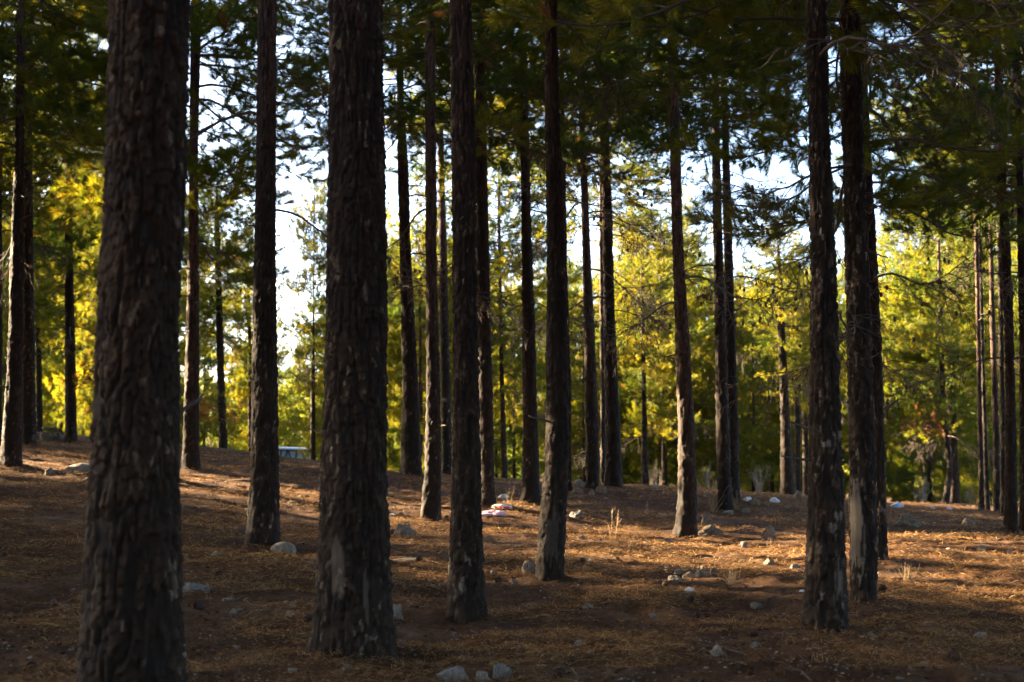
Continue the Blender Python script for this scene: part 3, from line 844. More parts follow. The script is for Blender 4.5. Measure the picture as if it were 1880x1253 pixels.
# the far-off wood that closes the view: one mass of crowns
def distant_wood():
    rng = np.random.default_rng(91)
    V, TI = [], []
    for _ in range(330):
        a = rng.uniform(-.62, .62); d = rng.uniform(110, 210); x, y = d * math.tan(a), d
        h = rng.uniform(5.5, 9.5) * (d / 140); r0 = rng.uniform(1.8, 3.0) * (d / 140) ** .5; z = gz(x, y)
        n = 1500
        t = rng.random(n) ** .85; az = rng.uniform(0, 2 * PI, n)
        lump = 1 + .35 * vnoise(np.cos(az) * 1.5 + _, np.sin(az) * 1.5, t * 4, 3)
        rr = r0 * np.sqrt(np.maximum(.03, 1 - ((t - .3) / .72) ** 2)) * lump * np.sqrt(rng.random(n) * .75 + .25)
        c = np.stack([x + rr * np.cos(az), y + rr * np.sin(az), z - .3 + h * t], -1)
        u = rng.normal(0, 1, (n, 3)); u /= np.linalg.norm(u, axis=1)[:, None]
        w_ = np.cross(u, rng.normal(0, 1, (n, 3))); w_ /= np.linalg.norm(w_, axis=1)[:, None]
        V.append(np.stack([c - w_ * .09, c + w_ * .09, c + u * .42], 1).reshape(-1, 3))
        TI.append(np.repeat(np.clip(rng.uniform(.2, .8) + rng.normal(0, .12, n), .08, 1), 3))
    V = np.concatenate(V); q = np.arange(len(V)).reshape(-1, 3)
    me = mesh_np('distant_wood', V, [q], [M_NEEDLE], smooth=False, attrs={'tint': ('FLOAT', np.concatenate(TI))})
    tag(link('distant_wood', me), 'far-off pine wood closing the view beyond the trees', 'wood', kind='stuff')
distant_wood()

# ------------------------------------------------------------------ fallen needles
def build_litter():
    rng = np.random.default_rng(77)
    n = 600000
    u = rng.random(n)
    d = 5.2 * (34 / 5.2) ** u                           # log-uniform in depth
    ang = rng.uniform(-.47, .47, n)
    x, y = d * np.tan(ang), d
    dens = fbm(x * 1.3, y * 1.3, 0 * x, 3, 31)
    keep = rng.random(n) < sstep(-.6, .4, dens) * .94 + .06
    x, y, d = x[keep], y[keep], d[keep]; n = len(x)
    z = ground(x, y)
    az = rng.uniform(0, 2 * PI, n) + 1.2 * vnoise(x * 4, y * 4, 0 * x, 40)
    el = rng.normal(.08, .24, n); L_ = rng.uniform(.04, .115, n)
    w = .0023 * np.maximum(1, d / 8)
    dv = np.stack([np.cos(az) * np.cos(el), np.sin(az) * np.cos(el), np.sin(el)], -1)
    pv = np.stack([-np.sin(az), np.cos(az), rng.normal(0, .6, n)], -1); pv /= np.linalg.norm(pv, axis=1)[:, None]
    c = np.stack([x, y, z + .006 + np.abs(np.sin(el)) * L_ * .5 + .010 * rng.random(n)], -1)
    mid = c + np.array([0, 0, 1.]) * (rng.normal(.006, .006, n))[:, None]
    a = c - dv * (L_ / 2)[:, None]; b = c + dv * (L_ / 2)[:, None]
    hw = pv * (w / 2)[:, None]
    V = np.stack([a, mid - hw, b, mid + hw], 1).reshape(-1, 3)
    q = np.arange(n * 4).reshape(-1, 4)
    tint = np.repeat(np.clip(rng.normal(.45, .22, n) + .12 * dens[keep], 0, 1), 4)
    n2 = 16000
    d2 = 5.2 * (26 / 5.2) ** rng.random(n2); x2 = d2 * np.tan(rng.uniform(-.47, .47, n2))
    z2 = ground(x2, d2) + .008; a2 = rng.uniform(0, 2 * PI, n2); l2 = rng.uniform(.008, .028, n2); w2 = l2 * rng.uniform(.3, .8, n2)
    ca, sa = np.cos(a2), np.sin(a2); C2 = np.stack([x2, d2, z2], -1)
    A2 = np.stack([ca * l2, sa * l2, rng.normal(0, .006, n2)], -1); B2 = np.stack([-sa * w2, ca * w2, rng.normal(0, .006, n2)], -1)
    V = np.vstack([V, np.stack([C2 - A2, C2 - B2 * .9, C2 + A2 * .9, C2 + B2], 1).reshape(-1, 3)])
    q = np.arange(len(V)).reshape(-1, 4); tint = np.concatenate([tint, np.repeat(rng.uniform(0, .22, n2), 4)])
    me = mesh_np('pine_needle_litter', V, [q], [M_LITTER], smooth=False, attrs={'tint': ('FLOAT', tint)})
    tag(link('pine_needle_litter', me), 'carpet of fallen brown pine needles on the forest floor', 'needle litter', kind='stuff')
build_litter()

# ------------------------------------------------------------------ stones
def rock_mesh(seed, mat, sub=4, flat=.62, rough=.36, facet=4):
    rng = np.random.default_rng(seed); v, f = ico(sub)
    r = 1 + rough * fbm(v[:, 0] * 1.3 + seed, v[:, 1] * 1.3, v[:, 2] * 1.3, 4, seed % 97)
    for _ in range(facet):                                # chipped flat faces
        nrm = rng.normal(0, 1, 3); nrm /= np.linalg.norm(nrm); c = rng.uniform(.80, 1.02)
        dd = (v * r[:, None]) @ nrm
        r = np.where(dd > c, r * c / np.maximum(dd, 1e-6), r)
    p = v * r[:, None] * np.array([1, rng.uniform(.65, .9), flat])
    p /= np.abs(p[:, 0]).max()
    return mesh_np('stone', p, [f], [mat])
ROCK_P = [rock_mesh(400 + i, M_STONE, flat=.55 + .08 * (i % 3)) for i in range(6)]
ROCK_B = [rock_mesh(420 + i, M_STONE_B, sub=4, flat=.7, rough=.4) for i in range(5)]
ROCK_G = [rock_mesh(440 + i, M_STONE_G, sub=4, flat=.6, rough=.35) for i in range(4)]
SMOOTH_P = rock_mesh(461, M_STONE, sub=4, flat=.5, rough=.12, facet=2)
SLAB = rock_mesh(462, M_STONE_G, sub=4, flat=.22, rough=.2, facet=4)
rngS = np.random.default_rng(8)

def stone(px, py, wpx, hpx, mesh, label, name='stone', group=None, cat='stone', rz=None):
    """stone whose foot shows at (px, py), wpx wide and hpx tall in the photograph"""
    g = ground_at_pixel(px, py); d = g[1]
    w = wpx / F * d / 2; h = hpx / F * d
    zmax = max(v.co.z for v in mesh.vertices) if len(mesh.vertices) < 1500 else .6
    sz = h / zmax * .86
    o = link(name, mesh, None, (g[0], g[1] + w * .5, gz(g[0], g[1] + w * .5) - h * .08), (rngS.normal(0, .08), rngS.normal(0, .08), rngS.choice([0, PI]) + rngS.normal(0, .3) if rz is None else rz), (w * 1.05, w * rngS.uniform(.8, 1.0), sz))
    return tag(o, label, cat, group)

r_ = lambda lib: lib[rngS.integers(len(lib))]
BIG = [
 (517,1012,46,21,SMOOTH_P,'large smooth white stone leaning against the foot of a pine trunk','stone'),
 (395,1020,22,12,ROCK_P[0],'blocky pale stone alone on brown needles before the trunk with the white stone','stone'),
 (740,984,38,30,ROCK_B[0],'angular brown boulder with a sunlit pale peak beside the stout trunk','boulder'),
 (758,983,16,10,ROCK_G[1],'small dark stone tucked against the angular brown boulder','stone'),
 (735,947,14,10,ROCK_P[1],'cream stone in shade a little beyond the angular brown boulder','stone'),
 (752,1030,64,17,SLAB,'long flat grey slab lying beside the stout scarred trunk','stone'),
 (726,1127,26,20,ROCK_P[2],'pitted whitish stone peeking out beside the foot of the stout trunk','stone'),
 (832,1256,64,32,ROCK_G[0],'biggest grey stone at the bottom edge with a pale streak on it','stone'),
 (885,1250,34,26,ROCK_P[3],'rounded grey-beige stone, middle of three at the bottom edge','stone'),
 (920,1243,38,30,ROCK_G[2],'mottled greenish-grey stone, third of the group at the bottom edge','stone'),
 (1058,951,30,18,ROCK_G[3],'lumpy grey boulder just past the crooked trunk','boulder'),
 (1069,990,18,8,ROCK_P[4],'flat grey stone on a sunlit streak past the crooked trunk','stone'),
 (970,1050,28,16,ROCK_B[1],'brown stone beside the kinked foot of the crooked trunk','stone'),
 (1298,963,20,20,ROCK_B[2],'rounded brown boulder behind the wide boulder by the sun-edged trunk','boulder'),
 (1305,982,48,20,ROCK_B[3],'wide low boulder beside the foot of the sun-edged leaning trunk','boulder'),
 (1412,992,30,26,ROCK_B[4],'craggy upright boulder standing alone on the slope','boulder'),
 (1368,1007,28,14,ROCK_G[1],'low dark rock at the edge of a shadow below the craggy boulder','stone'),
 (1412,1037,30,15,ROCK_P[0],'sunlit golden stone on the bright strip of needles','stone'),
 (1460,1045,22,13,ROCK_P[5],'sunlit angular stone close to the whitish-scarred trunk','stone'),
 (1228,999,18,13,ROCK_P[2],'small sunlit block in front of the sun-edged leaning trunk','stone'),
 (1337,944,26,9,ROCK_P[3],'long pale stone at the foot of the close pair of pines','stone'),
 (1370,940,18,10,ROCK_B[0],'ochre wedge-shaped stone beside the close pair of pines','stone'),
 (1386,928,22,10,ROCK_B[2],'brown flat stone between the two white bags','stone'),
 (1467,916,18,13,ROCK_B[1],'grey-brown boulder on the crest below the trio of trunks','boulder'),
 (1670,966,46,27,ROCK_B[3],'big earth-coloured mound-like boulder on the open slope','boulder'),
 (1680,968,16,6,ROCK_P[4],'thin pale stone at the foot of the mound-like boulder','stone'),
 (1780,965,26,13,ROCK_B[4],'low brown rock on the slope under the bright cluster of trunks','stone'),
 (1803,1010,20,14,ROCK_P[1],'pointed pale stone on the open slope','stone'),
 (1855,1014,14,11,ROCK_P[0],'yellowish lit stone near the trunk at the side edge','stone'),
 (1827,992,10,6,ROCK_P[5],'tiny bright white stone on the open slope','stone'),
 (1803,1172,28,15,SMOOTH_P,'oval grey stone alone on the bare shaded floor','stone'),
 (1318,1200,26,15,ROCK_P[4],'pale stone on the shaded floor near the bottom edge','stone'),
 (1079,1119,26,12,ROCK_G[1],'grey triangular stone on the dim floor below the crooked trunk','stone'),
 (148,869,66,26,SMOOTH_P,'large pale boulder half hidden by the thickest trunk','boulder'),
 (88,872,22,11,ROCK_B[1],'wedge of stone with one sunlit edge beside the large pale boulder','stone'),
 (165,884,34,9,ROCK_B[3],'flat brown stone below the large pale boulder','stone'),
 (350,1090,70,26,ROCK_G[2],'dark lumpy rock emerging from behind the thickest trunk','boulder'),
 (413,1083,26,8,SLAB,'thin flat grey stone beside the dark lumpy rock','stone'),
 (532,1132,22,12,ROCK_P[2],'white chip of stone near the stout trunk','stone'),
 (428,1125,16,11,ROCK_P[1],'whitish pebble-like stone beside two smaller ones','stone'),
 (415,1104,20,10,ROCK_P[3],'pale oblong stone pointing toward the stout trunk','stone'),
 (538,1112,16,10,ROCK_P[5],'greyish stone just beyond the white chip','stone'),
 (1062,893,22,14,ROCK_G[0],'grey boulder on the crest between two trunks, uppermost of three','boulder'),
 (1060,906,24,12,ROCK_B[0],'rounded brown boulder just below the grey crest boulder','boulder'),
 (1104,906,22,12,ROCK_B[2],'brown boulder at the foot of the trunk with bare branches','boulder'),
 (1086,908,14,8,ROCK_B[4],'small brown stone between the two brown crest boulders','stone'),
 (1302,914,20,8,ROCK_B[1],'flat stone on the crest near the sun-edged leaning trunk','stone'),
 (1203,897,22,8,ROCK_G[3],'low grey stone on the crest beside the pale twiggy bush','stone'),
 (96,808,20,16,ROCK_G[0],'dark upright boulder of the stacked group on the crest','boulder'),
 (82,809,22,14,ROCK_B[2],'dark boulder at the bottom of the stacked group on the crest','boulder'),
 (107,808,14,18,ROCK_G[1],'greyer boulder at the end of the stacked group on the crest','boulder'),
 (166,811,20,12,ROCK_B[4],'dark boulder alone on the crest beside the thickest trunk','boulder'),
 (690,891,18,9,ROCK_G[2],'grey stone near the crest beside the bowed trunk','stone'),
 (536,925,22,7,ROCK_B[0],'brown hump of stone in the hollow beyond the white stone','stone'),
 (1220,949,12,7,ROCK_P[2],'small white stone in shade in front of the sun-edged trunk','stone'),
]
for a in BIG:
    stone(*a[:5], a[5], a[6], cat='boulder' if a[6] == 'boulder' else 'stone')
# the flat stone lying across the stacked group
g = ground_at_pixel(90, 808)
tag(link('stone', SLAB, None, (g[0] - .02, g[1] + .1, g[2] + .27), (0, .06, .1), (.22, .16, .19)), 'flat slab laid across the top of the stacked boulders on the crest', 'stone')
# the heap of stones in the sun
heap = [(1224,1047,20,10),(1240,1066,32,15),(1248,1054,20,12),(1266,1062,26,14),(1284,1057,20,14),(1298,1058,16,11),(1310,1054,14,11),(1258,1043,12,6),(1275,1048,16,9),(1290,1046,10,6),(1305,1045,14,6)]
for i, (px, py, w, h) in enumerate(heap):
    stone(px, py, w, h, (ROCK_P + ROCK_B)[(i * 3) % 10], 'stone in the loose heap of stones at the edge of the sunlit strip', group='stones of the loose heap')
# loose small stones
k = 0
while k < 150:
    px = rngS.uniform(-20, 1900); py = 1253 - 390 * rngS.random() ** .8 - 0
    if py < 880 + (px - 940) * .03: continue
    g = ground_at_pixel(px, py)
    if g[1] > 31 or any((g[0] - a) ** 2 + (g[1] - b) ** 2 < .12 for a, b in TREE_POS): continue
    s = rngS.uniform(.014, .045) * (1.6 if rngS.random() < .12 else 1)
    if vnoise(np.array([g[0] * .5]), np.array([g[1] * .5]), np.array([0.]), 3)[0] < -.25: continue
    k += 1
    o = link('stone', r_(ROCK_P + ROCK_G[:2] + ROCK_B[:2]), None, (g[0], g[1], g[2] + .08 * s), rngS.uniform(0, 6, 3) * np.array([.1, .1, 1]), (s, s * rngS.uniform(.6, 1), s * rngS.uniform(.5, .95)))
    tag(o, 'small loose stone among the fallen needles', 'stone', 'small loose stones on the forest floor')

def gravel():
    rng = np.random.default_rng(55); iv, ifc = ico(1); V, Fc = [], []
    n = 7000
    d = 5.5 * (26 / 5.5) ** rng.random(n); ang = rng.uniform(-.45, .45, n); x, y = d * np.tan(ang), d
    keep = vnoise(x * .55, y * .55, 0 * x, 71) > .05; x, y, d = x[keep], y[keep], d[keep]; n = len(x)
    z = ground(x, y); s = rng.uniform(.003, .011, n) * np.maximum(1, d / 12)
    jit = 1 + rng.normal(0, .18, (n, len(iv), 1)); sc = np.stack([s, s * rng.uniform(.6, 1, n), s * rng.uniform(.4, .8, n)], -1)
    v = iv[None] * jit * sc[:, None] + np.stack([x, y, z + s * .25], -1)[:, None]
    f = ifc[None] + (np.arange(n) * len(iv))[:, None, None]
    tag(link('gravel', mesh_np('gravel', v.reshape(-1, 3), [f.reshape(-1, 3)], [M_STONE])), 'pale gravel scattered between the needles', 'gravel', kind='stuff')
gravel()

# ------------------------------------------------------------------ dry plants and bare bushes
def weed_mesh(seed, h, n, spread, twiggy=True):
    rng = np.random.default_rng(seed); G = Geo()
    for i in range(n):
        az = rng.random() * 2 * PI; e = PI / 2 - abs(rng.normal(0, spread))
        l = h * rng.uniform(.5, 1)
        p0 = np.array([rng.normal(0, .03), rng.normal(0, .03), -.02])
        b = bez_branch(rng, p0, az, e, l, n=6, droop=.15, upturn=0, wig=.12)
        G.tube(b, np.linspace(.0035, .0018, len(b)), 3, 0, cap=False)
        if twiggy:
            for _ in range(rng.integers(2, 5)):
                q = rng.integers(2, len(b)); c = bez_branch(rng, b[q], az + rng.normal(0, 1), e - rng.uniform(0, .7), l * rng.uniform(.15, .35), n=3, wig=.2)
                G.tube(c, np.linspace(.0022, .0014, len(c)), 3, 0, cap=False)
    return G.build('dry_weed', [M_DRY])
WEEDS = [weed_mesh(500, .45, 5, .25), weed_mesh(501, .5, 14, .4), weed_mesh(502, .28, 60, .75, False), weed_mesh(503, .22, 9, .6, False), weed_mesh(504, .4, 2, .1)]
def weed(px, py, hpx, m, label, group=None, name='dry_weed', cat='dry plant'):
    g = ground_at_pixel(px, py); h = hpx / F * g[1]; base = (.45, .5, .28, .22, .4)[m]
    tag(link(name, WEEDS[m], None, (g[0], g[1], g[2]), (0, 0, rngS.random() * 6), h / base * 1.1), label, cat, group)
weed(1125,990,52,0,'tall dry forked weed standing in the sun past the crooked trunk')
weed(1308,938,52,1,'tuft of reddish dry stalks at the foot of the close pair of pines')
weed(1352,936,34,1,'wispy dry stalks between the close pair of pines and an ochre stone')
weed(1345,1072,30,2,'dense rounded tussock of dead grass beside the loose heap of stones', name='grass_tussock', cat='dead grass')
weed(1668,1068,36,2,'pale fluffy tussock of dead grass on the sunlit floor', name='grass_tussock', cat='dead grass')
weed(1428,968,40,4,'thin pale upright stalk behind the craggy boulder')
weed(1634,968,48,4,'single dry stalk beside the trunk hidden behind the sun-patched one')
weed(1795,962,36,4,'short dry stalk below the bright cluster of trunks')
weed(1190,942,26,4,'lone stalk on the crest in front of the sun-edged trunk')
weed(954,983,18,3,'few short straws on the sunlit streak before the crooked trunk')
weed(935,925,44,0,'reddish dry weed between the white wrapper and the flared trunk')
weed(1500,1222,40,3,'tuft of pale straws at the bottom below the whitish-scarred trunk')
weed(1412,1000,20,3,'straws around the craggy boulder')
weed(1720,1065,20,3,'straws beyond the fluffy tussock on the sunlit floor')
for i in range(26):
    px = rngS.uniform(20, 1860); py = rngS.uniform(930, 1240)
    weed(px, py, rngS.uniform(10, 22), 3, 'small clump of dry straw on the forest floor', 'small clumps of dry straw')

def bush_mesh(seed, h):
    rng = np.random.default_rng(seed); G = Geo()
    def grow(p, az, e, l, r, lev):
        b = bez_branch(rng, p, az, e, l, n=6, droop=0, upturn=.1, wig=.12)
        G.tube(b, np.linspace(r, r * .55, len(b)), 5 if lev < 2 else 3, 0, cap=False)
        if lev < 4:
            for _ in range(rng.integers(2, 4)):
                i = rng.integers(3, len(b)); grow(b[i], az + rng.normal(0, .7), e + rng.normal(.05, .35), l * rng.uniform(.5, .75), r * .55, lev + 1)
    for _ in range(6):
        grow(np.array([rng.normal(0, .04), rng.normal(0, .04), -.1]), rng.random() * 6.28, PI / 2 - abs(rng.normal(.15, .35)), h * .42, .021, 0)
    return G.build('bare_bush', [M_GREYWOOD])
BUSH = [bush_mesh(520, 1.8), bush_mesh(521, 1.8), bush_mesh(522, 1.8)]
def bush(px, py_top, d, wide, m, label):
    p = P(px, py_top, d); g = gz(p[0], d); h = p[2] - g
    tag(link('bare_bush', BUSH[m], None, (p[0], d, g), (0, 0, rngS.random() * 6), (h / 1.8 * wide, h / 1.8 * wide, h / 1.8)), label, 'bush')
bush(1397, 830, 40, .9, 0, 'leafless grey bush on the crest between the close pair and the trio of trunks')
bush(1300, 838, 40, .7, 1, 'leafless grey bush between the leaning trunk and the close pair of pines')
bush(1690, 862, 38, 1.0, 2, 'pale bare shrub with spreading stems in front of the bent trunk')
bush(1205, 840, 46, .6, 1, 'pale twiggy bush beside the distant trunk under the yellow foliage')
bush(1780, 872, 40, .6, 0, 'dim twiggy bush just before the bright cluster of trunks')

# ------------------------------------------------------------------ pine cones, sticks
def cone_mesh():
    G = Geo(); iv, ifc = ico(1)
    rng = np.random.default_rng(3)
    G.add(iv * np.array([.018, .018, .034]), ifc)
    for i in range(9):
        z = -.026 + i * .0062; r = .020 * math.sin(PI * min(1, (i + 1.2) / 10.5)) + .004
        for j in range(8):
            a = j * 2 * PI / 8 + i * .45
            c = np.array([math.cos(a) * r, math.sin(a) * r, z])
            n = np.array([math.cos(a), math.sin(a), .5]); t = np.array([-math.sin(a), math.cos(a), 0])
            G.add(np.array([c - t * .006, c + t * .006, c + n * .011 + t * .004, c + n * .011 - t * .004]), [[0, 1, 2, 3]])
    return G.build('pine_cone', [M_CONE], False)
CONE = cone_mesh()
for px, py, w, lab in ((367,1122,24,'dark pine cone lying in shade before the thickest trunk'), (1607,1165,13,'reddish-dark pine cone on bare soil beside the whitish-scarred trunk'), (1221,1077,12,'dark pine cone below the loose heap of stones'), (1671,1138,10,'pine cone on the sunlit edge beyond the sun-patched trunk'), (1790,992,8,'tiny dark pine cone on the open slope'), (985,1118,10,'pine cone on the dim floor between the slim and crooked trunks'), (660,1240,12,'pine cone at the bottom edge below the stout trunk')):
    g = ground_at_pixel(px, py); s = w / F * g[1] / .07
    tag(link('pine_cone', CONE, None, (g[0], g[1], g[2] + .024 * s), (1.4, .2, rngS.random() * 6), s), lab, 'pine cone')
def stick_mesh(seed, l):
    rng = np.random.default_rng(seed); G = Geo()
    b = bez_branch(rng, (-l / 2, 0, 0), 0, 0, l, n=8, droop=.05, upturn=.08, wig=.12); G.tube(b, np.linspace(.008, .004, len(b)), 5)
    for i in (3, 5): G.tube(bez_branch(rng, b[i], rng.choice([-1, 1]) * .8, .1, l * .3, n=4), np.linspace(.005, .002, 5), 4)
    return G.build('stick', [M_TWIG])
for i, (px, py, wpx, rz, lab) in enumerate(((385,1080,70,-.25,'thin dark fallen stick beside the dark lumpy rock'), (130,826,60,.1,'fallen stick on the crest below the greyish trunk'), (940,965,48,-.2,'short stick below the pink cloth'), (560,1010,50,.2,'thin stick beside the large smooth white stone'), (1130,1190,60,.5,'stick on the dim floor toward the bottom edge'))):
    g = ground_at_pixel(px, py); l = wpx / F * g[1]
    tag(link('fallen_stick', stick_mesh(600 + i, l), None, (g[0], g[1], g[2] + .012), (0, 0, rz)), lab, 'stick')

for i in range(34):
    g = ground_at_pixel(rngS.uniform(10, 1870), rngS.uniform(950, 1245)); k_ = rngS.uniform(.8, 1.2)
    tag(link('pine_cone', CONE, None, (g[0], g[1], g[2] + .018), (1.4, rngS.random(), rngS.random() * 6), k_), 'small dark pine cone among the fallen needles', 'pine cone', 'pine cones scattered on the forest floor')
TWIGS = [stick_mesh(620 + i, .25 + .08 * i) for i in range(6)]
for i in range(46):
    g = ground_at_pixel(rngS.uniform(10, 1870), rngS.uniform(930, 1245))
    tag(link('fallen_stick', TWIGS[rngS.integers(6)], None, (g[0], g[1], g[2] + .012), (0, 0, rngS.random() * 6), rngS.uniform(.6, 1.1)), 'short thin stick lying among the fallen needles', 'stick', 'thin sticks scattered on the forest floor')

# ------------------------------------------------------------------ litter left by people
def crumple(seed, sx, sy, sz, mat, mats2=None, patch=None, name='plastic_bag'):
    v, f = ico(4)
    r = 1 + .35 * fbm(v[:, 0] * 1.6 + seed, v[:, 1] * 1.6, v[:, 2] * 1.6, 4, seed)
    p = v * r[:, None]; p[:, 2] = np.maximum(p[:, 2], -.35)
    p = p * np.array([sx, sy, sz]); mi = None
    mats = [mat]
    if patch:
        mats.append(mats2); c = p[f].mean(1)
        mi = sum(((c[:, 0] / sx - a) ** 2 + (c[:, 2] / sz - b) ** 2 < e * e) for a, b, e in patch) > 0
        mi = mi.astype(int)
    return mesh_np(name, p, [f], mats, mi if mi is not None else np.zeros(len(f), int))
def rubbish(px, py, wpx, hpx, seed, mat, label, cat, name, patch=None, m2=None, deep=.6):
    g = ground_at_pixel(px, py); w = wpx / F * g[1] / 2; h = hpx / F * g[1]
    me = crumple(seed, w, w * deep, h * .62, mat, m2, patch, name)
    tag(link(name, me, None, (g[0], g[1] + w * deep * .6, gz(g[0], g[1] + w * deep * .6) + h * .20), (0, 0, 0)), label, cat)
rubbish(923,917,16,11,61,M_WHITE,'small crumpled white plastic bag on the slope between two trunks','plastic bag','plastic_bag')
rubbish(922,936,36,9,62,M_WHITE,'flat white wrapper with red print lying by a dark trunk','wrapper','plastic_wrapper',[(-.35,.1,.4),(.45,.1,.35)],M_RED)
rubbish(907,949,46,12,63,M_PINK,'pinkish white crumpled cloth lying on sunlit needles','cloth','crumpled_cloth')
rubbish(1372,922,16,9,64,M_WHITE,'white plastic bag beside the close pair of pines','plastic bag','plastic_bag')
rubbish(1422,923,18,10,65,M_WHITE,'pointed white bag on the crest under the bare grey bush','plastic bag','plastic_bag')
rubbish(1267,1086,20,7,66,M_WHITE,'scrap of white paper on the shaded floor below the stone heap','paper scrap','paper_scrap')
rubbish(1474,1087,12,4,67,M_WHITE,'small white paper scrap beside the whitish-scarred trunk','paper scrap','paper_scrap')
rubbish(1648,932,20,10,68,M_BLUE,'pale blue plastic sheet heaped on the crest past the sun-patched trunk','plastic sheet','plastic_sheet')
rubbish(1712,935,8,6,69,M_WHITE,'tiny white scrap on the crest under the pale bare shrub','paper scrap','paper_scrap')
rubbish(1744,936,10,6,70,M_WHITE,'white bag on the crest between the bent trunk and bright cluster','plastic bag','plastic_bag')
rubbish(719,947,14,4,71,M_WHITE,'flat white scrap in shade beside the stout scarred trunk','paper scrap','paper_scrap')
rubbish(1083,1030,6,4,72,M_WHITE,'tiny white scrap on the needles past the crooked trunk','paper scrap','paper_scrap')

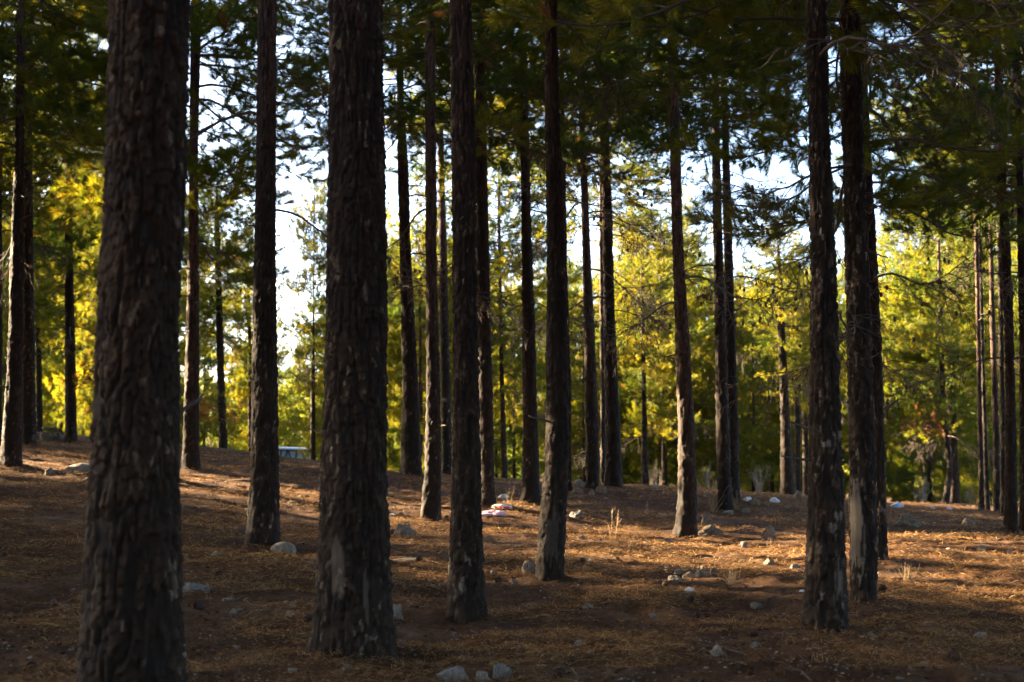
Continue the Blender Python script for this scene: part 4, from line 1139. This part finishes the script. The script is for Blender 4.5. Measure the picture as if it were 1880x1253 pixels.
# ------------------------------------------------------------------ vehicle beyond the crest
def vehicle():
    d = 74.0
    pr = P(577, 829, d); pf = P(452, 829, d)
    xr, xf = pr[0], pf[0]; L_ = 4.5; xc = xr - L_ / 2 + .05
    z0 = gz(xc, d); zr = P(545, 821, d)[2]; ht = 1.95
    root = link('station_wagon', None, loc=(xc, d, zr - ht), rot=(0, math.radians(1.6), math.radians(-7)))
    tag(root, 'pale blue boxy vehicle with dark window frames, half hidden behind the crest', 'vehicle')
    def prism(prof, y0, y1, mat, name, bev=.03):
        prof = np.array(prof, float); n = len(prof)
        v = np.vstack([np.column_stack([prof[:, 0], np.full(n, y0), prof[:, 1]]), np.column_stack([prof[:, 0], np.full(n, y1), prof[:, 1]])])
        me = bpy.data.meshes.new(name)
        fs = [list(range(n))[::-1], list(range(n, 2 * n))] + [[i, (i + 1) % n, n + (i + 1) % n, n + i] for i in range(n)]
        me.from_pydata(v.tolist(), [], [f[::-1] for f in fs]); me.materials.append(mat); me.update()
        o = link(name, me, root)
        b = o.modifiers.new('Bevel', 'BEVEL'); b.width = bev; b.segments = 2
        return o
    prism([(-2.2,.42),(2.15,.42),(2.2,.7),(2.15,1.12),(-1.05,1.12),(-2.1,1.0),(-2.22,.7)], -.82, .82, M_PAINT, 'body', .06)
    prism([(-.55,1.82),(1.72,1.82),(1.86,1.86),(1.80,1.95),(-.45,1.95)], -.76, .76, M_PAINT, 'roof', .03)
    prism([(-.95,1.125),(2.02,1.125),(1.66,1.815),(-.50,1.815)], -.70, .70, M_GLASS, 'window_glass', .01)
    def bar(a, b, y, w=.04):
        a, b = np.array(a), np.array(b)
        G = Geo(); G.tube([[a[0], y, a[1]], [b[0], y, b[1]]], w, 6); return G
    for y in (-.735, .735):
        for a, b in (((-1.0,1.13),(-.5,1.83)), ((.05,1.12),(.1,1.83)), ((.62,1.12),(.66,1.83)), ((1.0,1.83),(.78,1.12)), ((1.0,1.83),(1.34,1.12)), ((1.5,1.82),(1.38,1.12)), ((2.08,1.12),(1.72,1.83))):
            link('window_pillar', bar(a, b, y).build('window_pillar', [M_DARKGREEN]), root)
        link('roof_rail', bar((-.55,1.83),(1.75,1.83), y * 1.045, .035).build('roof_rail', [M_DARKGREEN]), root)
    for x in (-1.35, 1.35):
        for y in (-.80, .80):
            G = Geo(); th = np.linspace(0, 2 * PI, 25)
            prof = [(-.10,.20),(-.10,.33),(-.06,.36),(.06,.36),(.10,.33),(.10,.20)]
            for (ya, ra), (yb, rb) in zip(prof[:-1], prof[1:]):
                v = np.vstack([np.column_stack([np.cos(th) * ra, np.full(25, ya), np.sin(th) * ra]), np.column_stack([np.cos(th) * rb, np.full(25, yb), np.sin(th) * rb])])
                G.add(v, [[i, i + 1, 26 + i, 25 + i] for i in range(24)])
            w = link('wheel', G.build('wheel', [M_RUBBER]), root, (x, y, .36))
            G2 = Geo(); G2.tube([[0, -.07, 0], [0, -.03, 0], [0, .03, 0], [0, .07, 0]], [.13, .20, .20, .13], 20); link('rim', G2.build('rim', [M_STEEL]), w)
    for x, nm in ((-2.25, 'front_bumper'), (2.2, 'rear_bumper')):
        G = Geo(); G.box((x, 0, .52), (.06, .82, .09)); link(nm, G.build(nm, [M_DARKGREEN], False), root)
    for y in (-.6, .6):
        G = Geo(); G.tube([[-2.2, y, .82], [-2.26, y, .82]], [.1, .09], 16); link('headlight', G.build('headlight', [M_GLASS]), root)
vehicle()

# ------------------------------------------------------------------ light
sun = bpy.data.lights.new('sun', 'SUN'); sun.energy = 5.0; sun.angle = math.radians(.55); sun.color = (1.0, .79, .50)
so = bpy.data.objects.new('sun', sun); COL.objects.link(so)
from mathutils import Vector
so.rotation_euler = Vector(S).to_track_quat('Z', 'Y').to_euler(); so.location = (-30, 15, 20)

w = bpy.data.worlds.new('World'); scn.world = w; w.use_nodes = True
N, Lk = w.node_tree.nodes, w.node_tree.links; N.clear()
sky = N.new('ShaderNodeTexSky'); sky.sky_type = 'NISHITA'; sky.sun_disc = False
sky.sun_elevation = EL; sky.sun_rotation = math.atan2(S[0], S[1]); sky.air_density = .6; sky.dust_density = 1.8; sky.ozone_density = 1.0
bg = N.new('ShaderNodeBackground'); bg.inputs['Strength'].default_value = .05
wo = N.new('ShaderNodeOutputWorld')
Lk.new(sky.outputs[0], bg.inputs[0]); Lk.new(bg.outputs[0], wo.inputs[0])

# ------------------------------------------------------------------ camera and render settings
cam = bpy.data.cameras.new('camera'); cam.sensor_width = 36; cam.lens = 36 * F / W
cam.clip_start = .1; cam.clip_end = 3000
cam.dof.use_dof = True; cam.dof.focus_distance = 14.0; cam.dof.aperture_fstop = 2.6
co = bpy.data.objects.new('camera', cam); COL.objects.link(co)
co.location = (0, 0, EYE); co.rotation_euler = (PI / 2 + PITCH, 0, 0)
scn.camera = co
vs = scn.view_settings; vs.view_transform = 'Standard'; vs.look = 'None'; vs.gamma = 1; vs.use_curve_mapping = False
vs.exposure = 4.2
c = scn.cycles
c.max_bounces = 6; c.diffuse_bounces = 2; c.transmission_bounces = 3; c.glossy_bounces = 2; c.transparent_max_bounces = 4
c.use_denoising = True; c.sample_clamp_indirect = 4.0
